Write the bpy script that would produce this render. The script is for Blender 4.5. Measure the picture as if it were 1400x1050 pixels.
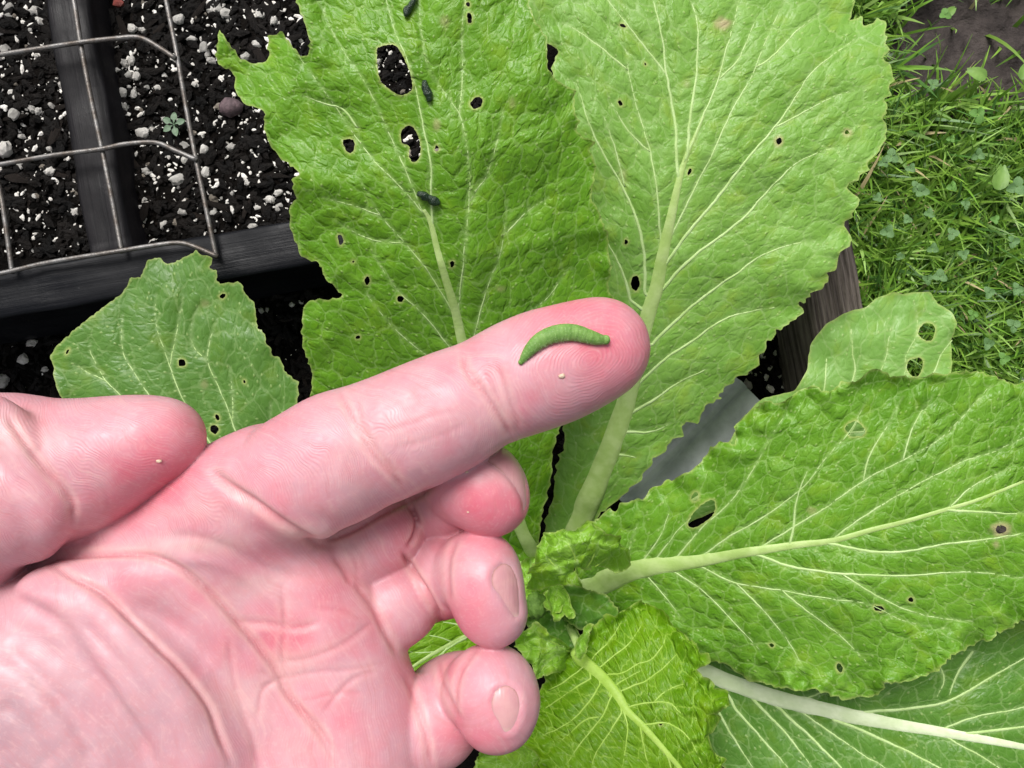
import bpy, math, random
import numpy as np
from mathutils import Vector, Matrix
from mathutils.geometry import delaunay_2d_cdt
from mathutils.bvhtree import BVHTree

for o in list(bpy.data.objects):
    bpy.data.objects.remove(o, do_unlink=True)
SC = bpy.context.scene
COL = SC.collection
rng = np.random.default_rng(7)
random.seed(7)

# ------------------------------------------------------------------ camera
CAMZ = 0.42            # camera height over the garden soil, metres
K = 0.00091            # metres per photo pixel per metre of distance
cam = bpy.data.cameras.new('camera')
cam.sensor_width = 36.0
cam.lens = 36.0 / (1400 * K)
cam.clip_start = 0.01
cam.clip_end = 200.0
cam_o = bpy.data.objects.new('camera', cam)
cam_o.location = (0, 0, CAMZ)
COL.objects.link(cam_o)
SC.camera = cam_o

# ------------------------------------------------------------------ sky and sun
SUN_EL, SUN_AZ = math.radians(55), math.radians(-22)     # azimuth measured from +Y towards +X
world = bpy.data.worlds.new('World')
SC.world = world
world.use_nodes = True
wn = world.node_tree
wn.nodes.clear()
sky = wn.nodes.new('ShaderNodeTexSky')
sky.sky_type = 'NISHITA'
sky.sun_disc = False
sky.sun_elevation = SUN_EL
sky.sun_rotation = SUN_AZ
sky.air_density = 1.0
sky.dust_density = 4.0
hs = wn.nodes.new('ShaderNodeHueSaturation')
hs.inputs['Saturation'].default_value = 0.22           # overcast: nearly neutral
bg = wn.nodes.new('ShaderNodeBackground')
bg.inputs['Strength'].default_value = 0.06
wo = wn.nodes.new('ShaderNodeOutputWorld')
wn.links.new(sky.outputs[0], hs.inputs['Color'])
wn.links.new(hs.outputs[0], bg.inputs['Color'])
wn.links.new(bg.outputs[0], wo.inputs['Surface'])
sun = bpy.data.lights.new('sun', 'SUN')
sun.energy = 1.5
sun.angle = math.radians(28)
sun.color = (1.0, 0.97, 0.93)
sun_o = bpy.data.objects.new('sun', sun)
sd = Vector((math.sin(SUN_AZ) * math.cos(SUN_EL), math.cos(SUN_AZ) * math.cos(SUN_EL), math.sin(SUN_EL)))
sun_o.rotation_euler = sd.to_track_quat('Z', 'Y').to_euler()
sun_o.location = sd * 3
COL.objects.link(sun_o)

SC.view_settings.view_transform = 'Standard'
SC.view_settings.look = 'None'
SC.view_settings.gamma = 1.0
SC.view_settings.use_curve_mapping = False
SC.view_settings.exposure = 1.25
SC.render.engine = 'CYCLES'

# ------------------------------------------------------------------ helpers
def P(px, py, z):
    """photo pixel -> world point at height z"""
    d = CAMZ - z
    return np.stack([(np.asarray(px, float) - 700) * d * K, (525 - np.asarray(py, float)) * d * K,
                     np.broadcast_to(np.asarray(z, float), np.shape(px))], -1)

def PV(px, py, z):
    d = CAMZ - z
    return Vector(((px - 700) * d * K, (525 - py) * d * K, z))

def tag(o, label=None, cat=None, group=None, kind=None):
    if label: o['label'] = label
    if cat: o['category'] = cat
    if group: o['group'] = group
    if kind: o['kind'] = kind
    return o

def mk(name, verts, faces, mat, parent=None, origin=(0, 0, 0), smooth=True):
    me = bpy.data.meshes.new(name)
    v = np.asarray(verts, float) - np.asarray(origin, float)
    me.from_pydata(v.tolist(), [], faces if isinstance(faces, list) else faces.tolist())
    if smooth:
        me.polygons.foreach_set('use_smooth', np.ones(len(me.polygons), bool))
    me.update()
    if mat: me.materials.append(mat)
    o = bpy.data.objects.new(name, me)
    COL.objects.link(o)
    if parent:
        o.parent = parent
    else:
        o.location = origin
    return o

def empty(name, loc):
    o = bpy.data.objects.new(name, None)
    o.empty_display_size = 0.02
    o.location = loc
    COL.objects.link(o)
    return o

def attr(o, name, vals):
    a = o.data.attributes.new(name, 'FLOAT', 'POINT')
    a.data.foreach_set('value', np.asarray(vals, np.float32))

def cattr(o, name, rgb):
    a = o.data.attributes.new(name, 'FLOAT_COLOR', 'POINT')
    c = np.ones((len(rgb), 4), np.float32)
    c[:, :3] = rgb
    a.data.foreach_set('color', c.ravel())

def hash2(ix, iy, seed):
    h = (ix.astype(np.int64) * 374761393 + iy.astype(np.int64) * 668265263 + seed * 1274126177) & 0x7fffffff
    h = ((h ^ (h >> 13)) * 1274126177) & 0x7fffffff
    h = (h ^ (h >> 16)) & 0xffffff
    return h / float(0xffffff)

def noise2(x, y, seed=0):
    x = np.asarray(x, float); y = np.asarray(y, float)
    ix = np.floor(x); iy = np.floor(y)
    fx = x - ix; fy = y - iy
    fx = fx * fx * fx * (fx * (fx * 6 - 15) + 10); fy = fy * fy * fy * (fy * (fy * 6 - 15) + 10)
    a = hash2(ix, iy, seed); b = hash2(ix + 1, iy, seed)
    c = hash2(ix, iy + 1, seed); d = hash2(ix + 1, iy + 1, seed)
    return ((a * (1 - fx) + b * fx) * (1 - fy) + (c * (1 - fx) + d * fx) * fy) * 2 - 1

def fbm(x, y, seed=0, n=4):
    s = 0; a = 1; t = 0
    for i in range(n):
        s = s + a * noise2(np.asarray(x) * 2 ** i, np.asarray(y) * 2 ** i, seed + 17 * i)
        t += a; a *= 0.5
    return s / t

def smooth_line(pts, step=4.0):
    """Catmull-Rom resample of points with any number of columns (first two are pixel x, y)"""
    p = np.asarray(pts, float)
    if len(p) == 2:
        q = np.vstack([p[0] * 2 - p[1], p, p[1] * 2 - p[0]])
    else:
        q = np.vstack([p[0] * 2 - p[1], p, p[-1] * 2 - p[-2]])
    out = []
    for i in range(1, len(q) - 2):
        p0, p1, p2, p3 = q[i - 1], q[i], q[i + 1], q[i + 2]
        n = max(1, int(np.hypot(*(p2 - p1)[:2]) / step))
        for t in np.arange(n) / n:
            out.append(0.5 * ((2 * p1) + (-p0 + p2) * t + (2 * p0 - 5 * p1 + 4 * p2 - p3) * t * t
                              + (-p0 + 3 * p1 - 3 * p2 + p3) * t ** 3))
    out.append(p[-1])
    return np.array(out)

def dist_poly(x, y, line, closed=False):
    """distance from points to a polyline; also the parameter (0..1 along its points)"""
    L = np.asarray(line, float)[:, :2]
    if closed: L = np.vstack([L, L[:1]])
    best = np.full(len(x), 1e9); par = np.zeros(len(x))
    n = len(L) - 1
    for i in range(n):
        a, b = L[i], L[i + 1]
        e = b - a; ll = e @ e + 1e-9
        t = np.clip(((x - a[0]) * e[0] + (y - a[1]) * e[1]) / ll, 0, 1)
        d = np.hypot(x - a[0] - t * e[0], y - a[1] - t * e[1])
        m = d < best
        best[m] = d[m]; par[m] = (i + t[m]) / n
    return best, par

def inside(x, y, poly):
    L = np.asarray(poly, float)
    c = np.zeros(len(x), bool)
    j = len(L) - 1
    for i in range(len(L)):
        xi, yi = L[i, 0], L[i, 1]; xj, yj = L[j, 0], L[j, 1]
        if yi != yj:
            m = ((yi > y) != (yj > y)) & (x < (xj - xi) * (y - yi) / (yj - yi) + xi)
            c ^= m
        j = i
    return c

def tube(path, radii, nseg=8, flat=1.0, caps=True):
    """path Nx3, radii N -> verts, faces; the section is flattened along Z by 'flat'"""
    path = np.asarray(path, float); n = len(path)
    r = np.broadcast_to(np.asarray(radii, float), (n,))
    T = np.gradient(path, axis=0); T /= np.linalg.norm(T, axis=1)[:, None] + 1e-12
    up = np.array([0, 0, 1.0]); V = []; F = []
    prev = None
    for i in range(n):
        s = np.cross(T[i], up)
        if np.linalg.norm(s) < 0.05: s = np.cross(T[i], np.array([0, 1.0, 0]))
        s /= np.linalg.norm(s)
        if prev is not None and s @ prev < 0: s = -s
        prev = s
        u = np.cross(s, T[i])
        for k in range(nseg):
            a = 2 * math.pi * k / nseg
            V.append(path[i] + r[i] * (math.cos(a) * s + flat * math.sin(a) * u))
    for i in range(n - 1):
        for k in range(nseg):
            a = i * nseg + k; b = i * nseg + (k + 1) % nseg
            F.append((a, b, b + nseg, a + nseg))
    if caps:
        F.append(tuple(range(nseg))[::-1]); F.append(tuple(range((n - 1) * nseg, n * nseg)))
    return np.array(V), F

# ------------------------------------------------------------------ materials
class NT:
    def __init__(self, name):
        self.m = bpy.data.materials.new(name)
        self.m.use_nodes = True
        self.t = self.m.node_tree
        self.t.nodes.clear()
        self.out = self.n('ShaderNodeOutputMaterial')
    def n(self, kind, **kw):
        nd = self.t.nodes.new(kind)
        for k, v in kw.items():
            if k.startswith('i_'):
                nd.inputs[k[2:].replace('_', ' ')].default_value = v
            else:
                setattr(nd, k, v)
        return nd
    def l(self, a, b): self.t.links.new(a, b)
    def val(self, x, sock):
        if isinstance(x, (int, float)): sock.default_value = x
        else: self.l(x, sock)
    def math(self, op, a, b=None, c=None, clamp=False):
        nd = self.n('ShaderNodeMath', operation=op, use_clamp=clamp)
        self.val(a, nd.inputs[0])
        if b is not None: self.val(b, nd.inputs[1])
        if c is not None: self.val(c, nd.inputs[2])
        return nd.outputs[0]
    def mix(self, fac, a, b, blend='MIX'):
        nd = self.n('ShaderNodeMix', data_type='RGBA', blend_type=blend)
        self.val(fac, nd.inputs[0])
        for x, s in ((a, nd.inputs[6]), (b, nd.inputs[7])):
            if isinstance(x, (tuple, list)): s.default_value = (*x[:3], 1)
            else: self.l(x, s)
        return nd.outputs[2]
    def ramp(self, x, lo, hi, a=0.0, b=1.0):
        nd = self.n('ShaderNodeMapRange', interpolation_type='SMOOTHSTEP')
        self.val(x, nd.inputs[0])
        nd.inputs[1].default_value = lo; nd.inputs[2].default_value = hi
        nd.inputs[3].default_value = a; nd.inputs[4].default_value = b
        return nd.outputs[0]
    def attr(self, name):
        return self.n('ShaderNodeAttribute', attribute_name=name)
    def noise(self, vec, scale, detail=4, rough=0.55):
        nd = self.n('ShaderNodeTexNoise')
        nd.inputs['Scale'].default_value = scale
        nd.inputs['Detail'].default_value = detail
        nd.inputs['Roughness'].default_value = rough
        if vec is not None: self.l(vec, nd.inputs['Vector'])
        return nd
    def bump(self, height, dist, strength=1.0, normal=None):
        nd = self.n('ShaderNodeBump')
        nd.inputs['Distance'].default_value = dist
        nd.inputs['Strength'].default_value = strength
        self.l(height, nd.inputs['Height'])
        if normal is not None: self.l(normal, nd.inputs['Normal'])
        return nd.outputs[0]
    def principled(self, color, rough=0.5, spec=0.5, normal=None):
        nd = self.n('ShaderNodeBsdfPrincipled')
        if isinstance(color, (tuple, list)): nd.inputs['Base Color'].default_value = (*color[:3], 1)
        else: self.l(color, nd.inputs['Base Color'])
        self.val(rough, nd.inputs['Roughness'])
        self.val(spec, nd.inputs['Specular IOR Level'])
        if normal is not None: self.l(normal, nd.inputs['Normal'])
        return nd
    def finish(self, shader):
        self.l(shader, self.out.inputs['Surface'])
        return self.m

def simple_mat(name, c1, c2, scale, rough=0.6, spec=0.4, bump=0.0006, bscale=None, rand=0.0):
    t = NT(name)
    co = t.n('ShaderNodeTexCoord').outputs['Object']
    a = t.noise(co, scale, 5, 0.6)
    c = t.mix(t.ramp(a.outputs[0], 0.3, 0.7), c1, c2)
    if rand:
        ri = t.n('ShaderNodeObjectInfo').outputs['Random']
        hv = t.n('ShaderNodeHueSaturation')
        t.l(c, hv.inputs['Color'])
        t.l(t.ramp(ri, 0, 1, 1 - rand, 1 + rand), hv.inputs['Value'])
        c = hv.outputs[0]
    b = t.noise(co, bscale or scale * 3, 5, 0.65)
    p = t.principled(c, rough, spec, t.bump(b.outputs[0], bump))
    return t.finish(p.outputs[0])

def leaf_mat(name, base, light, dark, vein=(0.50, 0.62, 0.30), s1=3.2, s2=9.0, puff=0.00046, fine=0.00012,
             stretch=1.0, trans=0.18, edge=0.27, tcol=None, rough=0.38):
    t = NT(name)
    uv = t.n('ShaderNodeUVMap').outputs[0]
    mp = t.n('ShaderNodeMapping'); mp.inputs['Scale'].default_value = (1, stretch, 1)
    t.l(uv, mp.inputs['Vector'])
    wn_ = t.noise(mp.outputs[0], 2.2, 2)
    sub = t.n('ShaderNodeVectorMath', operation='SUBTRACT'); sub.inputs[1].default_value = (0.5, 0.5, 0.5)
    t.l(wn_.outputs['Color'], sub.inputs[0])
    sc = t.n('ShaderNodeVectorMath', operation='SCALE'); sc.inputs['Scale'].default_value = 0.22
    t.l(sub.outputs[0], sc.inputs[0])
    ad = t.n('ShaderNodeVectorMath', operation='ADD'); t.l(mp.outputs[0], ad.inputs[0]); t.l(sc.outputs[0], ad.inputs[1])
    w2 = t.noise(mp.outputs[0], 9, 2)
    sub2 = t.n('ShaderNodeVectorMath', operation='SUBTRACT'); sub2.inputs[1].default_value = (0.5, 0.5, 0.5)
    t.l(w2.outputs['Color'], sub2.inputs[0])
    sc2 = t.n('ShaderNodeVectorMath', operation='SCALE'); sc2.inputs['Scale'].default_value = 0.10
    t.l(sub2.outputs[0], sc2.inputs[0])
    ad2 = t.n('ShaderNodeVectorMath', operation='ADD'); t.l(ad.outputs[0], ad2.inputs[0]); t.l(sc2.outputs[0], ad2.inputs[1])
    def vor(scale, feat='DISTANCE_TO_EDGE', rnd=1.0):
        v = t.n('ShaderNodeTexVoronoi', voronoi_dimensions='2D', feature=feat)
        v.inputs['Scale'].default_value = scale
        v.inputs['Randomness'].default_value = rnd
        t.l(ad2.outputs[0], v.inputs['Vector'])
        return v
    v1 = vor(s1).outputs['Distance']; v2 = vor(s2).outputs['Distance']
    p1 = t.ramp(v1, 0.0, 0.34); p2 = t.ramp(v2, 0.0, 0.30)
    ve = t.attr('vein').outputs['Fac']
    rim = t.attr('rim').outputs['Fac']
    amp = t.noise(uv, 0.9, 2)                                   # quilting is stronger in places
    am = t.ramp(amp.outputs[0], 0.35, 0.68, 0.45, 1.15)
    nf = t.noise(uv, 30, 2)
    uvn = t.n('ShaderNodeUVMap', uv_map='Flat').outputs[0]
    big = t.noise(uvn, 3.0, 1)
    h = t.math('MULTIPLY', t.math('ADD', p1, t.math('MULTIPLY', big.outputs[0], 1.2)), am)
    b1 = t.bump(h, puff)
    h2 = t.math('ADD', p2, t.math('MULTIPLY', nf.outputs[0], 0.5))
    # raised specks, hairs and droplets
    sp = t.n('ShaderNodeTexVoronoi', voronoi_dimensions='2D', feature='F1'); sp.inputs['Scale'].default_value = 6.5
    t.l(uv, sp.inputs['Vector'])
    spk = t.math('MULTIPLY', t.ramp(sp.outputs['Distance'], 0.05, 0.16, 1, 0),
                 t.ramp(t.noise(uv, 3.0, 1).outputs[0], 0.47, 0.56))
    b2 = t.bump(t.math('ADD', h2, t.math('MULTIPLY', spk, 1.1)), fine, 1.0, b1)
    # colour
    mot = t.noise(uv, 1.4, 2)
    c = t.mix(t.ramp(mot.outputs[0], 0.3, 0.7, 0.4, 1.0), dark, base)
    mot2 = t.noise(uv, 5.0, 3)
    c = t.mix(t.ramp(mot2.outputs[0], 0.42, 0.78, 0, 0.6), c, light)
    yl = t.ramp(t.noise(uv, 2.6, 3).outputs[0], 0.5, 0.75, 0, 0.45)
    c = t.mix(yl, c, (light[0] * 1.15, light[1] * 0.95, light[2] * 0.35))
    e1 = t.math('MULTIPLY', t.ramp(v1, 0.012, 0.055, 1, 0), edge)
    e2 = t.math('MULTIPLY', t.ramp(v2, 0.01, 0.07, 1, 0), edge * 0.38)
    vl = tuple(0.55 * a + 0.45 * b for a, b in zip(vein, light))
    c = t.mix(e2, c, vl)
    c = t.mix(e1, c, vl)
    c = t.mix(t.math('MULTIPLY', spk, 0.4), c, (0.42, 0.55, 0.20))
    c = t.mix(t.math('MULTIPLY', ve, 0.24), c, vein)
    c = t.mix(t.math('MULTIPLY', rim, 0.75), c, (0.42, 0.48, 0.16))
    scar = t.attr('scar').outputs['Fac']
    c = t.mix(scar, c, (0.42, 0.36, 0.19))
    rg = t.ramp(t.noise(uv, 7, 1).outputs[0], 0.3, 0.7, rough - 0.07, rough + 0.12)
    p = t.principled(c, rg, 0.28, b2)
    tr = t.n('ShaderNodeBsdfTranslucent')
    hv = t.n('ShaderNodeHueSaturation'); hv.inputs['Saturation'].default_value = 1.15; hv.inputs['Value'].default_value = 1.2
    hv.inputs['Hue'].default_value = 0.485
    t.l(c, hv.inputs['Color']); t.l(hv.outputs[0], tr.inputs['Color']); t.l(b2, tr.inputs['Normal'])
    mx = t.n('ShaderNodeMixShader'); mx.inputs[0].default_value = trans
    t.l(p.outputs[0], mx.inputs[1]); t.l(tr.outputs[0], mx.inputs[2])
    return t.finish(mx.outputs[0])

def rib_mat(name, c1, c2):
    t = NT(name)
    co = t.n('ShaderNodeTexCoord').outputs['Object']
    n1 = t.noise(co, 160, 2)
    c = t.mix(t.ramp(n1.outputs[0], 0.3, 0.7), c1, c2)
    n2 = t.noise(co, 900, 2)
    p = t.principled(c, 0.42, 0.3, t.bump(n2.outputs[0], 0.00015))
    return t.finish(p.outputs[0])

def wood_mat(name, c1, c2, c3, ang, rough=0.45, bump=0.0003, along=10, across=420):
    t = NT(name)
    co = t.n('ShaderNodeTexCoord').outputs['Object']
    mp = t.n('ShaderNodeMapping')
    mp.inputs['Scale'].default_value = (along, across, across * 0.5)
    t.l(co, mp.inputs['Vector'])
    n1 = t.noise(mp.outputs[0], 1.0, 7, 0.7)
    n2 = t.noise(co, 45, 4)
    n3 = t.noise(co, 260, 3)
    n4 = t.noise(co, 110, 6, 0.7)
    c = t.mix(t.ramp(n1.outputs[0], 0.35, 0.68), c1, c2)
    c = t.mix(t.ramp(n2.outputs[0], 0.45, 0.75, 0, 0.5), c, c1)
    c = t.mix(t.ramp(n4.outputs[0], 0.68, 0.72, 0, 0.85), c, c3)          # paint specks and chips
    hgt = t.math('ADD', n1.outputs[0], t.math('MULTIPLY', n3.outputs[0], 0.35))
    rg = t.ramp(n2.outputs[0], 0.3, 0.7, rough - 0.12, rough + 0.15)
    p = t.principled(c, rg, 0.16, t.bump(hgt, bump))
    return t.finish(p.outputs[0])

M = {}
M['soil'] = simple_mat('soil', (0.0015, 0.0012, 0.001), (0.006, 0.0045, 0.0035), 90, 0.85, 0.08, 0.0025, 400)
M['crumb'] = simple_mat('soil_crumb', (0.0013, 0.0011, 0.001), (0.0075, 0.0056, 0.0045), 120, 0.62, 0.15, 0.0012, 700)
M['bark'] = simple_mat('bark', (0.004, 0.0032, 0.0028), (0.030, 0.021, 0.016), 150, 0.6, 0.25, 0.0012, 500, rand=0.5)
M['perlite'] = simple_mat('perlite', (0.86, 0.84, 0.79), (0.74, 0.70, 0.64), 260, 0.85, 0.2, 0.0009, 700, rand=0.22)
M['perlite_dirty'] = simple_mat('perlite_dirty', (0.55, 0.50, 0.42), (0.16, 0.12, 0.09), 240, 0.85, 0.2, 0.0009, 700, rand=0.3)
M['pebble'] = simple_mat('pebble', (0.16, 0.11, 0.12), (0.07, 0.05, 0.055), 260, 0.7, 0.3, 0.0009, 700)
M['redchip'] = simple_mat('red_chip', (0.20, 0.035, 0.025), (0.09, 0.02, 0.015), 160, 0.6, 0.3, 0.0006)
M['rail'] = wood_mat('dark_stained_wood', (0.0032, 0.0036, 0.0052), (0.0050, 0.0054, 0.0074), (0.06, 0.058, 0.06), 0)
M['divider'] = wood_mat('dark_divider_wood', (0.0045, 0.004, 0.005), (0.0105, 0.009, 0.0105), (0.07, 0.055, 0.045), 0)
M['side'] = wood_mat('weathered_wood', (0.045, 0.036, 0.032), (0.19, 0.16, 0.14), (0.40, 0.37, 0.34), 0, 0.7, 0.0014, 14, 420)

# ------------------------------------------------------------------ ground outside the bed
TH = math.radians(10.0)
GZ = -0.10
def grid_mesh(name, x0, x1, y0, y1, nx, ny, zf, mat):
    xs = np.linspace(x0, x1, nx); ys = np.linspace(y0, y1, ny)
    X, Y = np.meshgrid(xs, ys)
    Z = zf(X, Y)
    V = np.stack([X.ravel(), Y.ravel(), Z.ravel()], -1)
    idx = np.arange(nx * ny).reshape(ny, nx)
    F = np.stack([idx[:-1, :-1], idx[:-1, 1:], idx[1:, 1:], idx[1:, :-1]], -1).reshape(-1, 4)
    return mk(name, V, F, mat)

def ground_mat():
    t = NT('lawn_ground')
    co = t.n('ShaderNodeTexCoord').outputs['Object']
    a = t.noise(co, 22, 5); b = t.noise(co, 160, 5)
    soil = t.mix(t.ramp(b.outputs[0], 0.3, 0.7), (0.022, 0.017, 0.015), (0.075, 0.06, 0.054))
    gr = t.mix(t.ramp(b.outputs[0], 0.35, 0.7), (0.022, 0.04, 0.010), (0.05, 0.085, 0.02))
    # beyond the modelled patch the lawn reads as green; close by it is soil between the blades
    sp = t.n('ShaderNodeSeparateXYZ'); t.l(co, sp.inputs[0])
    r = t.math('SQRT', t.math('ADD', t.math('POWER', sp.outputs[0], 2.0), t.math('POWER', sp.outputs[1], 2.0)))
    c = t.mix(t.ramp(t.math('ADD', r, t.math('MULTIPLY', a.outputs[0], 0.2)), 0.5, 0.75), soil, gr)
    p = t.principled(c, 0.8, 0.25, t.bump(b.outputs[0], 0.006))
    return t.finish(p.outputs[0])
M['ground'] = ground_mat()
M['dirt'] = simple_mat('bare_dirt', (0.075, 0.060, 0.055), (0.024, 0.018, 0.017), 55, 0.75, 0.3, 0.003, 170)

big = grid_mesh('lawn', -15, 15, -15, 15, 61, 61, lambda X, Y: X * 0 + GZ - 0.012, M['ground'])
tag(big, kind='structure')
DX0, DX1, DY0, DY1 = 0.17, 0.48, -0.10, 0.40
def dirtz(X, Y):
    edge = np.minimum.reduce([X - DX0, DX1 - X, Y - DY0, DY1 - Y])
    return GZ - 0.006 + 0.006 * fbm(X * 55, Y * 55, 3, 4) + 0.006 * fbm(X * 16, Y * 16, 5, 2) - 0.02 * np.clip(1 - edge / 0.02, 0, 1)
dirt = grid_mesh('bare_ground', DX0, DX1, DY0, DY1, 150, 220, dirtz, M['dirt'])
tag(dirt, kind='structure')

# ------------------------------------------------------------------ soil inside the beds
def upsoil(X, Y): return 0.026 + 0.0035 * fbm(X * 90, Y * 90, 11, 4) + 0.004 * fbm(X * 25, Y * 25, 12, 2)
def losoil(X, Y): return -0.022 + 0.004 * fbm(X * 80, Y * 80, 13, 4) + 0.006 * fbm(X * 20, Y * 20, 14, 2)
def rot(x, y, a=TH): return x * math.cos(a) - y * math.sin(a), x * math.sin(a) + y * math.cos(a)

def bed_grid(name, u0, u1, v0, v1, nx, ny, zf, mat):
    """rectangle in the bed's own (rotated) axes"""
    us = np.linspace(u0, u1, nx); vs = np.linspace(v0, v1, ny)
    U, Vv = np.meshgrid(us, vs)
    X, Y = rot(U, Vv)
    V = np.stack([X.ravel(), Y.ravel(), zf(X, Y).ravel()], -1)
    idx = np.arange(nx * ny).reshape(ny, nx)
    F = np.stack([idx[:-1, :-1], idx[:-1, 1:], idx[1:, 1:], idx[1:, :-1]], -1).reshape(-1, 4)
    return mk(name, V, F, mat)
def to_bed(px, py, z):
    p = PV(px, py, z)
    return rot(p.x, p.y, -TH)
# rail runs along u, its top face between two photo edges
_, rv_lo = to_bed(200, 402, 0.05)
_, rv_hi = to_bed(200, 336, 0.05)
su0, _ = to_bed(1106, 410, 0.035)
su1, _ = to_bed(1171, 360, 0.035)
U_LEFT = -0.62
up_soil = bed_grid('upper_soil', U_LEFT, su0 + 0.004, rv_hi - 0.004, 0.42, 330, 150, upsoil, M['soil'])
lo_soil = bed_grid('lower_soil', U_LEFT, su0 + 0.004, -0.42, rv_lo + 0.004, 250, 170, losoil, M['soil'])
tag(up_soil, kind='structure'); tag(lo_soil, kind='structure')

# ------------------------------------------------------------------ bed boards
bed = empty('raised_bed', rot(0.0, rv_lo) + (-0.1,))
tag(bed, 'dark stained wooden raised bed frame around the black soil', 'garden bed')
BO = np.array(bed.location)
def board(name, u0, u1, v0, v1, z0, z1, mat, along='u', label=None, ridges=0):
    """a board in bed axes with worn edges; ridged top when asked"""
    L = (u1 - u0) if along == 'u' else (v1 - v0)
    Wd = (v1 - v0) if along == 'u' else (u1 - u0)
    n = max(8, int(L / 0.006))
    b = 0.0018
    prof = [(-Wd / 2, z0), (-Wd / 2, z1 - b), (-Wd / 2 + b * 0.4, z1 - b * 0.3)]
    if ridges:
        xs = np.linspace(-Wd / 2 + b, Wd / 2 - b, ridges * 4 + 1)
        for i, x in enumerate(xs):
            deep = (0.0, -0.0004, -0.0017, -0.0005)[i % 4] * (0.5 + rng.random())
            prof.append((x, z1 + deep))
    else:
        for x in np.linspace(-Wd / 2 + b, Wd / 2 - b, 6): prof.append((x, z1))
    prof += [(Wd / 2 - b * 0.4, z1 - b * 0.3), (Wd / 2, z1 - b), (Wd / 2, z0)]
    prof = np.array(prof); m = len(prof)
    V = []
    for i in range(n + 1):
        s = i / n * L
        wob = 0.0006 * noise2(s * 40, 0.3, 5)
        for j, (w, z) in enumerate(prof):
            zz = z
            if z > z0 + 1e-6: zz = z + 0.0005 * float(noise2(s * 90, j * 0.8, 9)) + 0.0004 * float(noise2(s * 300, j * 1.7, 19))
            uu, vv = (u0 + s, (v0 + v1) / 2 + w + wob) if along == 'u' else ((u0 + u1) / 2 + w + wob, v0 + s)
            V.append((uu, vv, zz))
    V = np.array(V)
    F = []
    for i in range(n):
        for j in range(m - 1):
            a = i * m + j
            F.append((a, a + 1, a + 1 + m, a + m) if along == 'v' else (a, a + m, a + 1 + m, a + 1))
    F.append(tuple(range(m))); F.append(tuple(range(n * m, (n + 1) * m))[::-1])
    # local frame: the board's own X runs along its length, so grain follows it
    cx, cy = (u0 + u1) / 2, (v0 + v1) / 2
    loc = V - np.array([cx, cy, z0])
    if along == 'v': loc = np.stack([loc[:, 1], -loc[:, 0], loc[:, 2]], -1)
    o = mk(name, loc, F, mat)
    o.parent = bed
    wx, wy = rot(cx, cy)
    o.location = (wx - BO[0], wy - BO[1], z0 - BO[2])
    o.rotation_euler = (0, 0, TH + (math.pi / 2 if along == 'v' else 0))
    if label: o['label'] = label
    return o
board('rail', U_LEFT, su0, rv_lo, rv_hi, -0.11, 0.05, M['rail'], 'u', 'charcoal stained rail running across under the wire panel')
du0, _ = to_bed(91, 180, 0.046)
du1, _ = to_bed(152, 180, 0.046)
board('divider', du0, du1, rv_hi + 0.0005, 0.42, -0.02, 0.046, M['divider'], 'v', 'dark divider board crossing the soil under the wire panel')
board('side_board', su0, su1, -0.42, 0.42, -0.13, 0.035, M['side'], 'v', 'weathered ridged board beside the grass', ridges=8)

# ------------------------------------------------------------------ wire panel
M['wire'] = simple_mat('wire', (0.085, 0.068, 0.055), (0.20, 0.195, 0.19), 170, 0.38, 0.6, 0.0003, 900)
_w = M['wire'].node_tree.nodes
for n_ in _w:
    if n_.type == 'BSDF_PRINCIPLED': n_.inputs['Metallic'].default_value = 0.55
wp = empty('wire_panel', PV(166, 343, 0.0535))
tag(wp, 'grey welded wire panel with bent rods lying across the bed boards', 'wire panel')
WR = 0.00112
def wire(pts, z):
    L = smooth_line(pts, 6)
    zz = z + 0.0004 * noise2(L[:, 0] * 0.02, L[:, 1] * 0.02, 3)
    v, f = tube(P(L[:, 0], L[:, 1], zz), WR, 10)
    return mk('wire', v, f, M['wire'], wp, wp.location)
zv, zh = 0.0537, 0.0553
wire([(58, -230), (80, -110), (101, 0), (110, 58), (123, 127), (139, 202), (151, 261), (167, 346)], zv)
wire([(182, -230), (205, -110), (227, 0), (242, 75), (257, 161), (271, 233), (296, 353)], zv)
wire([(-95, -230), (-52, 0), (-28, 130), (0, 261), (7, 302), (17, 374)], zv)
wire([(-215, -230), (-175, 0), (-120, 261), (-98, 390)], zv)
for dy, off in (((0), 0),):
    wire([(-250, 122), (-120, 97), (0, 75), (51, 67), (110, 58), (154, 53), (189, 51), (213, 62), (240, 80)], zh)
wire([(-250, 268), (-120, 246), (0, 225), (69, 213), (137, 204), (171, 197), (213, 195), (240, 206), (270, 219)], zh)
wire([(-250, 422), (-120, 398), (0, 374), (66, 359), (164, 343), (214, 335), (243, 332), (263, 336), (298, 351)], zh)
wire([(-250, -24), (-120, -50), (0, -72), (80, -88), (150, -96), (180, -92), (210, -72)], zh)

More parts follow.
